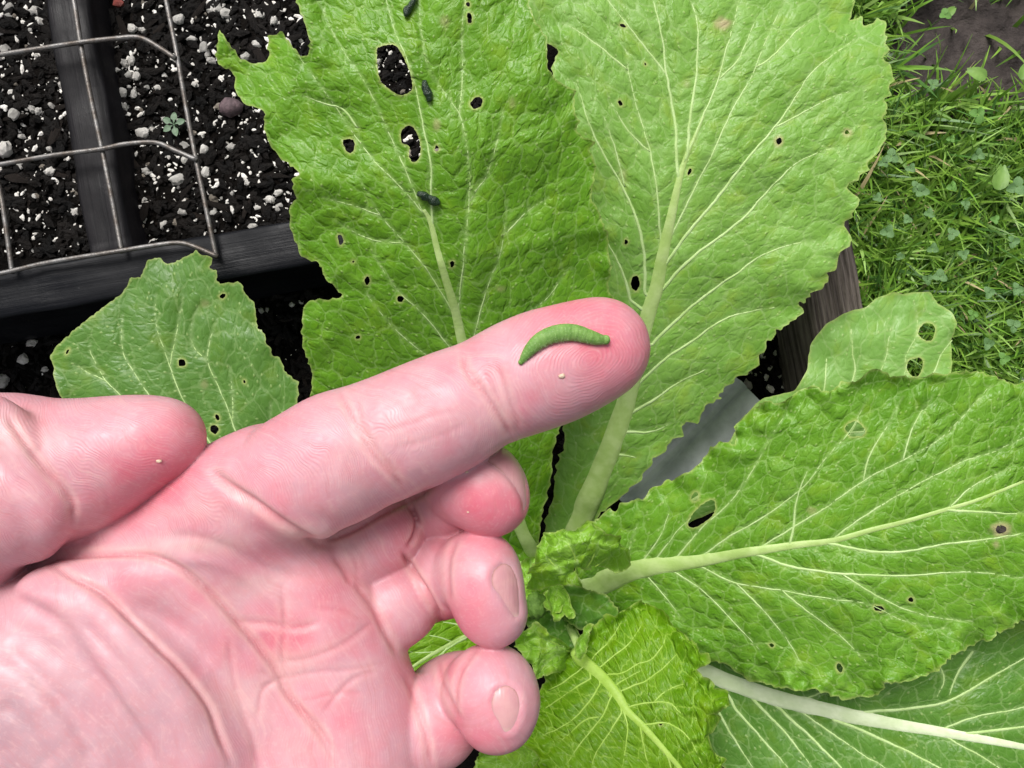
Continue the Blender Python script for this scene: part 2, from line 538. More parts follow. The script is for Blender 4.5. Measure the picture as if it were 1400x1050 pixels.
# ------------------------------------------------------------------ perlite, bark, crumbs
def rough_blob(n_sub, seed, sx=1, sy=1, sz=1, amp=0.35):
    import bmesh
    bm = bmesh.new()
    bmesh.ops.create_icosphere(bm, subdivisions=n_sub, radius=1.0)
    r = np.random.default_rng(seed)
    V = np.array([v.co[:] for v in bm.verts]); F = [tuple(v.index for v in f.verts) for f in bm.faces]
    bm.free()
    V = V * (1 + amp * (r.random((len(V), 1)) * 2 - 1))
    V = V * np.array([sx, sy, sz])
    return V, F
def mesh_data(name, V, F, mat, smooth=False):
    me = bpy.data.meshes.new(name)
    me.from_pydata(np.asarray(V).tolist(), [], F)
    if smooth: me.polygons.foreach_set('use_smooth', np.ones(len(F), bool))
    me.materials.append(mat)
    return me
perl = [mesh_data('perlite_grain', *rough_blob(2, 100 + i, 1, 0.6 + 0.4 * rng.random(), 0.75, 0.24), M['perlite'] if i < 6 else M['perlite_dirty']) for i in range(9)]
barkm = []
for i in range(5):
    r_ = np.random.default_rng(300 + i)
    V, F = rough_blob(1, 300 + i, 1, 0.16 + 0.12 * r_.random(), 0.10, 0.2)
    V[:, 1] += 0.10 * V[:, 0] ** 2
    barkm.append(mesh_data('bark_chip', V, F, M['bark']))
def scatter_piece(name, me, parent, zf, px, py, z, r, lift=0.35, tilt=0.4):
    p = PV(px, py, z)
    zz = float(zf(np.array([p.x]), np.array([p.y]))[0])
    p = PV(px, py, zz)
    o = bpy.data.objects.new(name, me)
    COL.objects.link(o)
    o.parent = parent
    s = r * (CAMZ - zz) * K
    o.location = (p.x, p.y, zz + s * lift)
    o.rotation_euler = (random.uniform(-tilt, tilt), random.uniform(-tilt, tilt), random.uniform(0, 6.28))
    o.scale = (s, s, s)
    return o
big_perl = [(50, 17, 9), (57, 31, 8), (246, 27, 8), (264, 55, 8), (197, 182, 9), (246, 247, 12), (8, 205, 12), (70, 235, 8),
            (346, 310, 7), (370, 274, 8), (381, 264, 7), (225, 308, 7), (294, 293, 6), (201, 235, 7), (103, 291, 6), (338, 80, 9),
            (10, 70, 10), (21, 157, 8), (23, 135, 6), (280, 66, 8), (284, 74, 8), (290, 84, 7), (160, 98, 6), (172, 88, 7), (200, 121, 7),
            (187, 105, 6), (252, 200, 8), (280, 205, 7), (14, 12, 7), (45, 150, 6), (340, 250, 8), (250, 290, 8), (356, 20, 7), (300, 14, 7),
            (310, 20, 8), (290, 12, 6), (375, 30, 7), (395, 60, 7), (352, 62, 7), (416, 64, 6), (240, 80, 7), (182, 40, 7), (196, 42, 6)]
for px, py, r in big_perl:
    scatter_piece('perlite_grain', perl[random.randrange(6)], up_soil, upsoil, px, py, 0.026, r)
cnt = 0
while cnt < 255:
    px, py = (random.uniform(-10, 470), random.uniform(-15, 350)) if cnt < 215 else (random.uniform(470, 600), random.uniform(30, 250))
    if float(noise2(np.array([px / 55]), np.array([py / 55]), 77)[0]) < -0.25 and random.random() < 0.75: continue
    r = 2.2 + 5.0 * random.random() ** 2.2
    scatter_piece('perlite_grain', perl[random.randrange(9)], up_soil, upsoil, px, py, 0.026, r)
    cnt += 1
for px, py, r in [(46, 471, 8), (33, 491, 8), (5, 522, 12), (20, 474, 5), (62, 505, 5), (400, 416, 4), (412, 413, 4), (358, 425, 5), (366, 424, 4),
                  (1042, 486, 6), (1060, 482, 5), (1021, 526, 8), (1036, 512, 6), (1047, 516, 5), (1053, 504, 4), (1065, 512, 5), (1052, 532, 7),
                  (1026, 510, 4), (1070, 530, 4), (1060, 498, 4)]:
    scatter_piece('perlite_grain', perl[random.randrange(6)], lo_soil, losoil, px, py, -0.022, r)
for i in range(110):
    px, py = random.uniform(-10, 460), random.uniform(-10, 345)
    scatter_piece('bark_chip', barkm[i % 5], up_soil, upsoil, px, py, 0.026, random.uniform(8, 26), 0.12, 0.25)
for i in range(45):
    px, py = (random.uniform(-10, 110), random.uniform(440, 560)) if i < 25 else (random.uniform(340, 440), random.uniform(400, 560))
    scatter_piece('bark_chip', barkm[i % 5], lo_soil, losoil, px, py, -0.022, random.uniform(8, 22), 0.12, 0.25)

def crumbs(name, zf, n, area, r0, r1, mat, seed, parent, sub=1, amp=0.3):
    r_ = np.random.default_rng(seed)
    protos = [rough_blob(sub, seed + i, 1, 0.8, 0.7, amp) for i in range(8)]
    VV, FF = [], []; off = 0
    pxs = r_.uniform(area[0], area[1], n); pys = r_.uniform(area[2], area[3], n)
    z0 = float(zf(np.zeros(1), np.zeros(1))[0])
    X = (pxs - 700) * (CAMZ - z0) * K; Y = (525 - pys) * (CAMZ - z0) * K
    Z = zf(X, Y)
    rad = (r0 + (r1 - r0) * r_.random(n) ** 2.5) * (CAMZ - z0) * K
    for i in range(n):
        V, F = protos[i % 8]
        a = r_.random() * 6.28; c, s = math.cos(a), math.sin(a)
        st = 1 + 1.2 * r_.random()
        W = V * rad[i]; W = W * np.array([st, 1, 1])
        W = np.stack([W[:, 0] * c - W[:, 1] * s, W[:, 0] * s + W[:, 1] * c, W[:, 2]], -1) + np.array([X[i], Y[i], Z[i] + rad[i] * 0.3])
        VV.append(W); FF += [tuple(k + off for k in f) for f in F]; off += len(V)
    o = mk(name, np.vstack(VV), FF, mat, smooth=False)
    o.parent = parent
    return tag(o, kind='stuff')
crumbs('soil_crumbs', upsoil, 6500, (-40, 720, -40, 352), 2.0, 7.5, M['crumb'], 21, up_soil)
crumbs('fine_perlite', upsoil, 3400, (-40, 720, -40, 352), 0.7, 4.2, M['perlite'], 22, up_soil, 1, 0.15)
crumbs('soil_crumbs', losoil, 2200, (-40, 500, 400, 620), 2.0, 7.5, M['crumb'], 23, lo_soil)
crumbs('fine_perlite', losoil, 130, (-40, 500, 400, 620), 0.7, 2.2, M['perlite'], 24, lo_soil, 1, 0.15)
crumbs('soil_crumbs', losoil, 900, (960, 1130, 420, 640), 2.0, 8.0, M['crumb'], 25, lo_soil)
crumbs('soil_crumbs', losoil, 500, (640, 800, 560, 760), 2.0, 8.0, M['crumb'], 26, lo_soil)

# a mauve pebble, a red chip and a tiny seedling among the perlite
V, F = rough_blob(2, 501, 17, 13, 11, 0.14)
p = PV(315, 147, 0.029)
o = mk('pebble', V * (CAMZ - 0.029) * K + np.array(p), F, M['pebble'], None, p)
tag(o, 'mauve pebble half buried in soil beside the ragged leaf edge', 'pebble')
V, F = rough_blob(1, 502, 9, 6, 4, 0.25)
p = PV(163, 4, 0.031)
o = mk('wood_chip', V * (CAMZ - 0.03) * K + np.array(p), F, M['redchip'], None, p, smooth=False)
tag(o, 'small red brown chip lying on the soil at the top of the divider board', 'chip')
M['seedling'] = simple_mat('seedling', (0.07, 0.13, 0.07), (0.12, 0.19, 0.11), 200, 0.5, 0.4, 0.0002)
p = PV(240, 172, 0.031)
sl = empty('seedling', p)
tag(sl, 'tiny grey green seedling sprouting between the wire rods', 'seedling')
for i, a in enumerate((20, 85, 150, 215, 285)):
    n = 9; Vv = []; Ff = []
    for j in range(n):
        s = j / (n - 1)
        w = 0.0016 * math.sin(math.pi * min(1, s * 0.97 + 0.03)) ** 0.7 * (1 if s > 0.25 else 0.4)
        for q in (-1, 0, 1):
            x = 0.0005 + s * 0.0055; y = q * w; z = 0.002 + 0.0015 * s - 0.0014 * s * s + (0.0003 if q else 0)
            aa = math.radians(a)
            Vv.append((p.x + x * math.cos(aa) - y * math.sin(aa), p.y + x * math.sin(aa) + y * math.cos(aa), p.z + z))
    for j in range(n - 1):
        for q in range(2):
            b = j * 3 + q
            Ff.append((b, b + 1, b + 4, b + 3))
    mk('leaf', Vv, Ff, M['seedling'], sl, p)
v, f = tube(np.array([[p.x, p.y, p.z - 0.004], [p.x, p.y, p.z], [p.x, p.y, p.z + 0.002]]), 0.0005, 6)
mk('stem', v, f, M['seedling'], sl, p)

# ------------------------------------------------------------------ grey plastic edging strip
M['grey'] = simple_mat('grey_plastic', (0.34, 0.36, 0.38), (0.60, 0.62, 0.64), 55, 0.38, 0.5, 0.0002, 300)
def strip():
    zc = -0.004
    a = PV(1022, 534, zc); b = PV(862, 698, zc)
    ax = (b - a); L = ax.length; ax.normalize(); sx = Vector((-ax.y, ax.x, 0))
    prof = [(-0.034, -0.014), (-0.030, -0.002), (-0.026, 0.001), (-0.009, 0.0025), (-0.007, 0.005), (-0.004, 0.005), (-0.002, 0.0025), (0.012, 0.002),
            (0.014, 0.0045), (0.017, 0.0045), (0.019, 0.001), (0.028, -0.001), (0.034, -0.014)]
    prof2 = [(w * 0.97, z - 0.0018) for w, z in prof[::-1]]
    pr = prof + prof2; m = len(pr); n = 24
    V = []; F = []
    for i in range(n + 1):
        s = i / n * L
        for w, z in pr:
            q = a + ax * s + sx * (w + 0.001 * float(noise2(s * 30, 1.0, 3)))
            V.append((q.x, q.y, zc + z - 0.012 * (s / L)))
    for i in range(n):
        for j in range(m):
            k = i * m + j; k2 = i * m + (j + 1) % m
            F.append((k, k2, k2 + m, k + m))
    h = m // 2
    for end in (0, n * m):
        for j in range(h - 1):
            F.append((end + j, end + j + 1, end + m - 2 - j, end + m - 1 - j))
    o = mk('plastic_strip', V, F, M['grey'], None, a)
    o.modifiers.new('bevel', 'BEVEL').width = 0.0005
    tag(o, 'grey ridged plastic strip on the soil between two large leaves', 'plastic strip')
strip()

# ------------------------------------------------------------------ grass and clover
def grass_mat():
    t = NT('grass')
    a = t.attr('tint')
    p = t.principled(a.outputs['Color'], 0.42, 0.45)
    tr = t.n('ShaderNodeBsdfTranslucent'); t.l(a.outputs['Color'], tr.inputs['Color'])
    mx = t.n('ShaderNodeMixShader'); mx.inputs[0].default_value = 0.3
    t.l(p.outputs[0], mx.inputs[1]); t.l(tr.outputs[0], mx.inputs[2])
    return t.finish(mx.outputs[0])
M['grass'] = grass_mat()
def bare(px, py):
    """1 where the bare patch is (top right)"""
    d = np.hypot((px - 1340) / 180, (py - 30) / 155)
    return d + 0.25 * noise2(px / 30, py / 30, 41)
def grass(n, seed):
    r_ = np.random.default_rng(seed)
    VV, FF, CC = [], [], []; off = 0
    i = 0
    while i < n:
        px = r_.uniform(1110, 1480); py = r_.uniform(-90, 660)
        b = float(bare(np.array([px]), np.array([py]))[0])
        if b < 0.72 and r_.random() < 0.96: continue
        if b < 1.1 and r_.random() < 0.6: continue
        i += 1
        q = PV(px, py, GZ)
        x, y = q.x, q.y
        zb = float(dirtz(np.array([x]), np.array([y]))[0]) - 0.001
        L = r_.uniform(0.012, 0.045) * (1.15 if r_.random() < 0.2 else 1)
        a = r_.uniform(0, 6.28)
        lean = r_.uniform(0.25, 1.25)
        cur = r_.uniform(0.2, 1.3)
        w = r_.uniform(0.0006, 0.0015) * (1.5 if r_.random() < 0.12 else 1)
        ns = 5
        th = lean * 0.5; xx, zz = 0.0, 0.0
        dx, dy = math.cos(a), math.sin(a)
        tw = r_.uniform(-0.6, 0.6)
        base = np.array([(0.075, 0.160, 0.016), (0.105, 0.215, 0.024), (0.155, 0.275, 0.036), (0.050, 0.125, 0.022), (0.20, 0.33, 0.07), (0.36, 0.30, 0.16)][r_.choice(6, p=[.22, .27, .24, .10, .145, .025])])
        base = base * r_.uniform(1.05, 1.75)
        for k in range(ns + 1):
            s = k / ns
            ww = w * (1 - s ** 2.2) + 0.00008
            px_, py_ = -dy * ww, dx * ww
            cx, cy = x + dx * xx, y + dy * xx
            tz = tw * ww
            VV.append((cx + px_, cy + py_, zb + zz + tz)); VV.append((cx - px_, cy - py_, zb + zz - tz))
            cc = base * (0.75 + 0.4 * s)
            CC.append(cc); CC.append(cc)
            th += cur / ns
            xx += math.sin(th) * L / ns; zz += math.cos(th) * L / ns
        for k in range(ns):
            q0 = off + k * 2
            FF.append((q0, q0 + 1, q0 + 3, q0 + 2))
        off += (ns + 1) * 2
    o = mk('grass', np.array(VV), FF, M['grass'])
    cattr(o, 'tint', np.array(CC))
    return tag(o, 'short green lawn grass mixed with moss beyond the bed board', 'grass', kind='stuff')
grass(12500, 61)

M['clover'] = simple_mat('clover', (0.080, 0.175, 0.050), (0.13, 0.245, 0.085), 160, 0.45, 0.4, 0.0002)
M['clover2'] = simple_mat('clover_green', (0.075, 0.19, 0.028), (0.12, 0.26, 0.045), 160, 0.45, 0.4, 0.0002)
def leaflet(R, a, fold=0.25, round_=1.0):
    V, F = [], []
    n = 8
    for j in range(n + 1):
        s = j / n
        w = R * 0.52 * math.sin(math.pi * (0.06 + 0.94 * s ** 0.75) ** 1.0) ** 0.6 * round_ if s < 1 else R * 0.10
        for q in (-1, -0.5, 0, 0.5, 1):
            x = R * (0.08 + s - (0.10 * s if q == 0 and j == n else 0)); y = q * w
            z = abs(q) * fold * w + 0.12 * R * s - 0.18 * R * s * s
            V.append((x * math.cos(a) - y * math.sin(a), x * math.sin(a) + y * math.cos(a), z))
    for j in range(n):
        for q in range(4):
            b = j * 5 + q
            F.append((b, b + 1, b + 6, b + 5))
    return np.array(V), F
leaflets = [mesh_data('leaflet', *leaflet(1.0, 0), M['clover'], True), mesh_data('leaflet', *leaflet(1.0, 0), M['clover2'], True)]
vv, ff = tube(np.array([[0, 0, 0], [0.03, 0.0, -0.8], [0.0, 0.12, -1.6], [-0.1, 0.25, -3.2]]), 0.055, 6)
stems = [mesh_data('stem', vv, ff, M['clover'], True), mesh_data('stem', vv, ff, M['clover2'], True)]
clov = [(1213, 317, 10, 0), (1218, 214, 11, 0), (1208, 222, 8, 0), (1260, 262, 10, 0), (1252, 255, 8, 0), (1302, 255, 8, 1), (1302, 320, 9, 0), (1285, 378, 10, 0),
        (1268, 382, 8, 0), (1275, 340, 8, 0), (1317, 348, 8, 0), (1270, 292, 8, 0), (1385, 445, 10, 0), (1352, 400, 9, 0), (1275, 115, 8, 0), (1337, 212, 9, 0),
        (1337, 157, 12, 1), (1390, 255, 13, 0), (1385, 330, 9, 0), (1360, 300, 7, 1), (1240, 300, 7, 0), (1330, 430, 8, 1), (1350, 470, 9, 0), (1372, 490, 9, 1),
        (1230, 350, 7, 0), (1200, 270, 7, 0), (1390, 395, 9, 0), (1300, 190, 6, 1), (1245, 230, 7, 0), (1320, 280, 7, 0), (1292, 20, 9, 1)]
for i, (px, py, r, kd) in enumerate(clov):
    z = GZ + random.uniform(0.026, 0.036)
    c = empty('clover', PV(px, py, z))
    tag(c, 'bright green three leaved clover growing among the lawn grass' if kd else 'dull bluish green three leaved clover growing among the lawn grass', 'clover', 'bright clovers in the lawn' if kd else 'bluish clovers in the lawn')
    s = r * (CAMZ - z) * K
    a0 = random.uniform(0, 6.28)
    for q in range(3):
        o = bpy.data.objects.new('leaflet', leaflets[kd]); COL.objects.link(o); o.parent = c
        o.scale = (s, s, s * random.uniform(0.6, 1.3)); o.rotation_euler = (random.uniform(-.25, .25), random.uniform(-.35, .15), a0 + q * 2.094 + random.uniform(-.2, .2))
    o = bpy.data.objects.new('stem', stems[kd]); COL.objects.link(o); o.parent = c; o.scale = (s, s, 0.011)
# broad weed leaves in the lawn
M['weed'] = simple_mat('weed', (0.10, 0.20, 0.035), (0.17, 0.30, 0.06), 120, 0.45, 0.4, 0.0003)
for px, py, r, a, lab in ((1362, 262, 30, 75, 'bright green broad weed leaf standing in the grass at the right edge'),
                     (1350, 108, 24, 155, 'yellowish narrow weed leaf lying at the edge of the bare dirt'),
                     (1395, 110, 20, 70, 'broad green weed leaf beside the bare dirt at the right edge'),
                     (1292, 22, 15, 40, 'small bright weed leaf at the top of the bare dirt')):
    V, F = leaflet(1.0, math.radians(a), 0.3, 0.62)
    p = PV(px, py, GZ + 0.03)
    o = mk('weed_leaf', V * r * (CAMZ - p.z) * K * 1.2 + np.array(p), F, M['weed'], None, p)
    tag(o, lab, 'weed')

# ------------------------------------------------------------------ mustard plant
M['leafA'] = leaf_mat('leaf_a', (0.118, 0.285, 0.013), (0.180, 0.370, 0.034), (0.072, 0.200, 0.006), s1=3.3, s2=8.5)
M['leafB'] = leaf_mat('leaf_b', (0.190, 0.375, 0.062), (0.250, 0.44, 0.110), (0.130, 0.300, 0.028), s1=3.0, s2=8.0, rough=0.40)
M['leafC'] = leaf_mat('leaf_c', (0.090, 0.205, 0.034), (0.130, 0.255, 0.055), (0.062, 0.160, 0.018), s1=2.6, s2=7.5, puff=0.00018, edge=0.22)
M['leafD'] = leaf_mat('leaf_d', (0.120, 0.285, 0.017), (0.195, 0.385, 0.050), (0.066, 0.192, 0.006), s1=3.6, s2=9.5, puff=0.0006)
M['leafE'] = leaf_mat('leaf_e', (0.088, 0.215, 0.026), (0.130, 0.280, 0.048), (0.056, 0.165, 0.012), s1=3.0, s2=8.0, puff=0.00032)
M['leafF'] = leaf_mat('leaf_f', (0.150, 0.33, 0.006), (0.21, 0.41, 0.014), (0.082, 0.225, 0.005), vein=(0.36, 0.54, 0.09), s1=2.8, s2=7.0, puff=0.0007, stretch=2.4, edge=0.75, trans=0.3)
M['leafG'] = leaf_mat('leaf_g', (0.20, 0.40, 0.030), (0.29, 0.50, 0.080), (0.14, 0.31, 0.015), s1=6, s2=14, puff=0.0003, edge=0.35)
M['leafH'] = leaf_mat('leaf_h', (0.200, 0.385, 0.085), (0.25, 0.44, 0.12), (0.145, 0.315, 0.048), s1=2.4, s2=7.0, puff=0.0003)
M['rib'] = rib_mat('midrib', (0.30, 0.43, 0.12), (0.39, 0.51, 0.19))
M['ribwhite'] = rib_mat('midrib_pale', (0.50, 0.59, 0.35), (0.60, 0.67, 0.45))
M['veinpale'] = rib_mat('vein_pale', (0.36, 0.51, 0.18), (0.43, 0.57, 0.25))
M['veinyellow'] = rib_mat('vein_yellow', (0.30, 0.48, 0.06), (0.36, 0.53, 0.10))

M['bud'] = simple_mat('bud', (0.07, 0.15, 0.018), (0.13, 0.24, 0.04), 260, 0.5, 0.3, 0.0012, 500)
PB = PV(752, 800, -0.02)
plant = empty('mustard_plant', PB)
tag(plant, 'leafy green mustard plant with chewed holes, filling the bed behind the hand', 'plant')
LEAF_Z = {}

def serrate(outline, amp, per, seed, step=3.0):
    """resample a traced outline and give it small irregular teeth"""
    r_ = np.random.default_rng(seed)
    o = np.asarray(outline, float)
    c = np.vstack([o, o[:1]])
    seg = np.hypot(*np.diff(c, axis=0).T)
    cum = np.concatenate([[0], np.cumsum(seg)])
    n = int(cum[-1] / step)
    s = np.linspace(0, cum[-1], n, endpoint=False)
    x = np.interp(s, cum, c[:, 0]); y = np.interp(s, cum, c[:, 1])
    # a touch of rounding on the traced corners
    for _ in range(1):
        x = 0.25 * np.roll(x, 1) + 0.5 * x + 0.25 * np.roll(x, -1); y = 0.25 * np.roll(y, 1) + 0.5 * y + 0.25 * np.roll(y, -1)
    tx = np.roll(x, -1) - np.roll(x, 1); ty = np.roll(y, -1) - np.roll(y, 1)
    ll = np.hypot(tx, ty) + 1e-9
    area = 0.5 * np.sum(x * np.roll(y, -1) - np.roll(x, -1) * y)
    sg = 1 if area > 0 else -1
    nx, ny = sg * ty / ll, -sg * tx / ll
    ph = 0; off = np.zeros(n); cur = 0.0; a = amp
    pl = per * r_.uniform(0.6, 1.5)
    for i in range(n):
        cur += step
        if cur > pl:
            cur = 0; pl = per * r_.uniform(0.5, 1.7); a = amp * r_.uniform(0.15, 1.25)
        u = cur / pl
        off[i] = a * (u ** 1.4 if u < 0.72 else (1 - u) / 0.28 * 0.62) - a * 0.3
    return np.stack([x + nx * off, y + ny * off], -1)

def ell(cx, cy, rx, ry, rot_=0, n=9, seed=0):
    r_ = np.random.default_rng(int(cx * 7 + cy * 13) + seed)
    out = []
    for i in range(n):
        a = 2 * math.pi * i / n
        k = r_.uniform(0.78, 1.15)
        x, y = rx * k * math.cos(a), ry * k * math.sin(a)
        c, s = math.cos(rot_), math.sin(rot_)
        out.append((cx + x * c - y * s, cy + x * s + y * c))
    return out

def make_leaf(key, mat, outline, base, tip, zs, mid, veins, holes=(), cup=0.0, tilt=0.0, teeth=(3.0, 13.0), ruffle=(0.0022, 60.0, 40.0),
              frill=0.0, fsc=10.0, h=3.6, seed=1, label=None, rib='rib', vein_mat='veinpale', vr=(1.5, 0.40), scars=(), skew=0.4, wav=0.0016, veinw=3.6, name='leaf', autov=0):
    base = np.array(base, float); tip = np.array(tip, float)
    ax = tip - base; L = np.hypot(*ax); ax /= L; nr = np.array([-ax[1], ax[0]])
    out = serrate(outline, teeth[0], teeth[1], seed)
    hl = [serrate(smooth_line(list(q) + [q[0]], 3)[:-1], 1.6, 6, seed + 5 + i, 2.2) for i, q in enumerate(holes)]
    r_ = np.random.default_rng(seed)
    x0, y0 = out.min(0); x1, y1 = out.max(0)
    gx, gy = np.meshgrid(np.arange(x0, x1, h), np.arange(y0, y1, h * 0.87))
    gx = gx + (np.arange(gx.shape[0]) % 2)[:, None] * h * 0.5
    gx = gx.ravel() + r_.uniform(-.2, .2, gx.size) * h; gy = gy.ravel() + r_.uniform(-.2, .2, gy.size) * h
    # frame culling: keep detail near the view, coarser outside
    far = (gx < -40) | (gx > 1440) | (gy < -40) | (gy > 1090)
    keep = ~far | (r_.random(gx.size) < 0.25)
    gx, gy = gx[keep], gy[keep]
    m = inside(gx, gy, out)
    for q in hl: m &= ~inside(gx, gy, q)
    gx, gy = gx[m], gy[m]
    do, _ = dist_poly(gx, gy, out, True)
    m = do > 1.6
    for q in hl:
        dd, _ = dist_poly(gx, gy, q, True); m &= dd > 1.6
    gx, gy = gx[m], gy[m]
    pts = [Vector(p) for p in out]; edges = [(i, (i + 1) % len(out)) for i in range(len(out))]
    for q in hl:
        b = len(pts); pts += [Vector(p) for p in q]; edges += [(b + i, b + (i + 1) % len(q)) for i in range(len(q))]
    pts += [Vector((a, b)) for a, b in zip(gx, gy)]
    vv, ee, ff, *_ = delaunay_2d_cdt(pts, edges, [], 0, 1e-4)
    V = np.array([v[:] for v in vv]); F = np.array([f[:3] for f in ff if len(f) == 3])
    cen = V[F].mean(1)
    m = inside(cen[:, 0], cen[:, 1], out)
    for q in hl: m &= ~inside(cen[:, 0], cen[:, 1], q)
    F = F[m]
    e1 = V[F[:, 1]] - V[F[:, 0]]; e2 = V[F[:, 2]] - V[F[:, 0]]
    flip = (e1[:, 0] * e2[:, 1] - e1[:, 1] * e2[:, 0]) > 0          # pixel y points down
    F[flip] = F[flip][:, ::-1]
    x, y = V[:, 0], V[:, 1]
    vls = [smooth_line(v, 5) for v in veins]
    ml = smooth_line(mid, 5) if mid else None
    if ml is not None:                                   # laterals leave from the midrib itself
        for iv, v in enumerate(vls):
            dd_ = np.hypot(ml[:, 0] - v[0, 0], ml[:, 1] - v[0, 1]); j = int(dd_.argmin())
            if 2 < dd_[j] < 32 and len(v) > 3:
                j = max(0, j - 2)
                q0 = ml[j, :2]; n_ = max(2, int(np.hypot(*(v[0, :2] - q0)) / 5))
                vls[iv] = np.vstack([q0 + (v[0, :2] - q0) * t_ for t_ in np.arange(n_) / n_] + [v[:, :2]])
    def zf(x, y, margin=True):
        x = np.atleast_1d(np.asarray(x, float)); y = np.atleast_1d(np.asarray(y, float))
        s = ((x - base[0]) * ax[0] + (y - base[1]) * ax[1]) / L
        t = (x - base[0]) * nr[0] + (y - base[1]) * nr[1]
        z = np.interp(s, np.linspace(0, 1, len(zs)), zs) + cup * (t / 100) ** 2 + tilt * t / 100
        z = z + wav * noise2(x / 90, y / 90, seed + 3) + wav * 0.18 * noise2(x / 38, y / 38, seed + 4)
        if margin:
            d, _ = dist_poly(x, y, outs, True)
            z = z + ruffle[0] * np.exp(-d / ruffle[2]) * (1.3 * noise2(x / ruffle[1], y / ruffle[1], seed + 8) + 0.7 * noise2(x / ruffle[1] * 2.3, y / ruffle[1] * 2.3, seed + 9))
        # the lamina puffs up between the veins
        dm = np.full(len(x), 999.0)
        for v in vls:
            dv, _ = dist_poly(x, y, v); dm = np.minimum(dm, dv)
        if ml is not None:
            dv, _ = dist_poly(x, y, ml); dm = np.minimum(dm, np.maximum(dv - 4, 0))
        z = z + 0.0011 * (1 - np.exp(-dm / 9.0))
        return z
    outs = out[::3]
    z = zf(x, y)
    d_out, _ = dist_poly(x, y, out, True)
    X, Y = x.copy(), y.copy()
    if frill:
        w = np.exp(-d_out / 14.0)
        X = X + frill * w * noise2(x / fsc, y / fsc, seed + 21); Y = Y + frill * w * noise2(x / fsc, y / fsc, seed + 22)
        z = z + frill * 0.00030 * w * (1.3 * noise2(x / fsc / 1.2, y / fsc / 1.2, seed + 23) + 0.5 * noise2(x / fsc * 1.7, y / fsc * 1.7, seed + 24))
    W = P(X, Y, z)
    o = mk(name, W, F, M[mat], plant, PB)
    if label: o['label'] = label
    # attributes
    ve = np.zeros(len(x))
    for v in vls:
        d, t = dist_poly(x, y, v)
        ve = np.maximum(ve, np.exp(-(d / (veinw * (1 - 0.6 * t))) ** 2))
    rim = np.exp(-(d_out / 1.6) ** 2) * 0.7
    for q in hl:
        d, _ = dist_poly(x, y, q, True); rim = np.maximum(rim, np.exp(-(d / 2.2) ** 2))
    sc = np.zeros(len(x))
    for (cx, cy, rx, ry, a) in scars:
        k = np.hypot((x - cx) / rx, (y - cy) / ry) + 0.25 * noise2(x / 6, y / 6, 3)
        sc = np.maximum(sc, a * np.clip(1.6 - k * 1.2, 0, 1))
    attr(o, 'vein', ve); attr(o, 'rim', rim); attr(o, 'scar', sc)
    s = ((x - base[0]) * ax[0] + (y - base[1]) * ax[1]); t = (x - base[0]) * nr[0] + (y - base[1]) * nr[1]
    uvc = np.stack([(s - np.abs(t) * skew) / 100 + seed * 3.7, t / 100 + seed * 1.3], -1)
    fl_ = np.stack([x / 100 + seed * 2.1, y / 100], -1)
    ul = o.data.uv_layers.new(name='UVMap')
    li = np.empty(len(o.data.loops), np.int32); o.data.loops.foreach_get('vertex_index', li)
    ul.data.foreach_set('uv', uvc[li].astype(np.float32).ravel())
    u2 = o.data.uv_layers.new(name='Flat')
    u2.data.foreach_set('uv', fl_[li].astype(np.float32).ravel())
    # midrib and lateral veins, each its own sub-part
    if ml is not None:
        zc = zf(ml[:, 0], ml[:, 1])
        r = ml[:, 2] * 0.5 * (CAMZ - zc) * K
        c = P(ml[:, 0], ml[:, 1], zc - r * 0.10)
        v, f = tube(c, r, 14, 0.46)
        # fine lengthwise ridges
        mk('midrib', v, f, M[rib], o, PB)
    for iv, v in enumerate(vls):
        zc = zf(v[:, 0], v[:, 1])
        k = np.linspace(0, 1, len(v))
        br = any(dist_poly(v[:1, 0], v[:1, 1], w)[0][0] < 6 for jv, w in enumerate(vls) if jv != iv)
        fs = (0.62 if br else 1.0) * np.clip(0.6 + np.arange(len(v)) * 0.2, 0, 1)
        r = fs * (vr[0] * (1 - k) ** 0.8 + vr[1]) * (1 + 0.12 * noise2(v[:, 0] / 7, v[:, 1] / 7, 2)) * (CAMZ - zc) * K
        c = P(v[:, 0] + 0.8 * noise2(v[:, 0] / 11, v[:, 1] / 11, 5), v[:, 1] + 0.8 * noise2(v[:, 0] / 11, v[:, 1] / 11, 6), zc + r * 0.05)
        a, f = tube(c, r, 8, 0.7)
        mk('vein', a, f, M[vein_mat], o, PB)
    return o, zf

# --- leaf A: the chewed leaf at the left, in front of B
A_out = [(404, 0), (417, 33), (423, 54), (421, 77), (413, 77), (402, 66), (386, 43), (365, 50), (368, 79), (359, 86), (342, 86), (326, 77), (311, 56), (300, 39),
         (294, 75), (299, 89), (321, 101), (321, 124), (332, 141), (361, 151), (361, 176), (369, 199), (384, 217), (410, 236), (400, 244), (400, 259), (406, 271),
         (396, 280), (396, 309), (408, 344), (417, 354), (437, 360), (444, 381), (468, 402), (462, 408), (423, 410), (414, 422), (412, 458), (416, 482), (427, 510),
         (424, 545), (455, 610), (540, 690), (640, 738), (700, 755), (735, 760), (738, 730), (741, 705), (748, 680), (755, 645), (755, 620), (764, 590), (792, 540), (825, 470),
         (840, 405), (831, 398), (833, 381), (837, 365), (831, 344), (833, 323), (825, 307), (818, 286), (810, 275), (808, 265), (814, 240), (814, 220), (806, 207),
         (814, 193), (794, 186), (787, 176), (794, 166), (785, 153), (787, 122), (769, 116), (763, 108), (754, 104), (748, 87), (748, 50), (736, 35), (727, 17),
         (718, -20), (690, -70), (640, -110), (570, -125), (500, -115), (440, -70), (408, -30)]
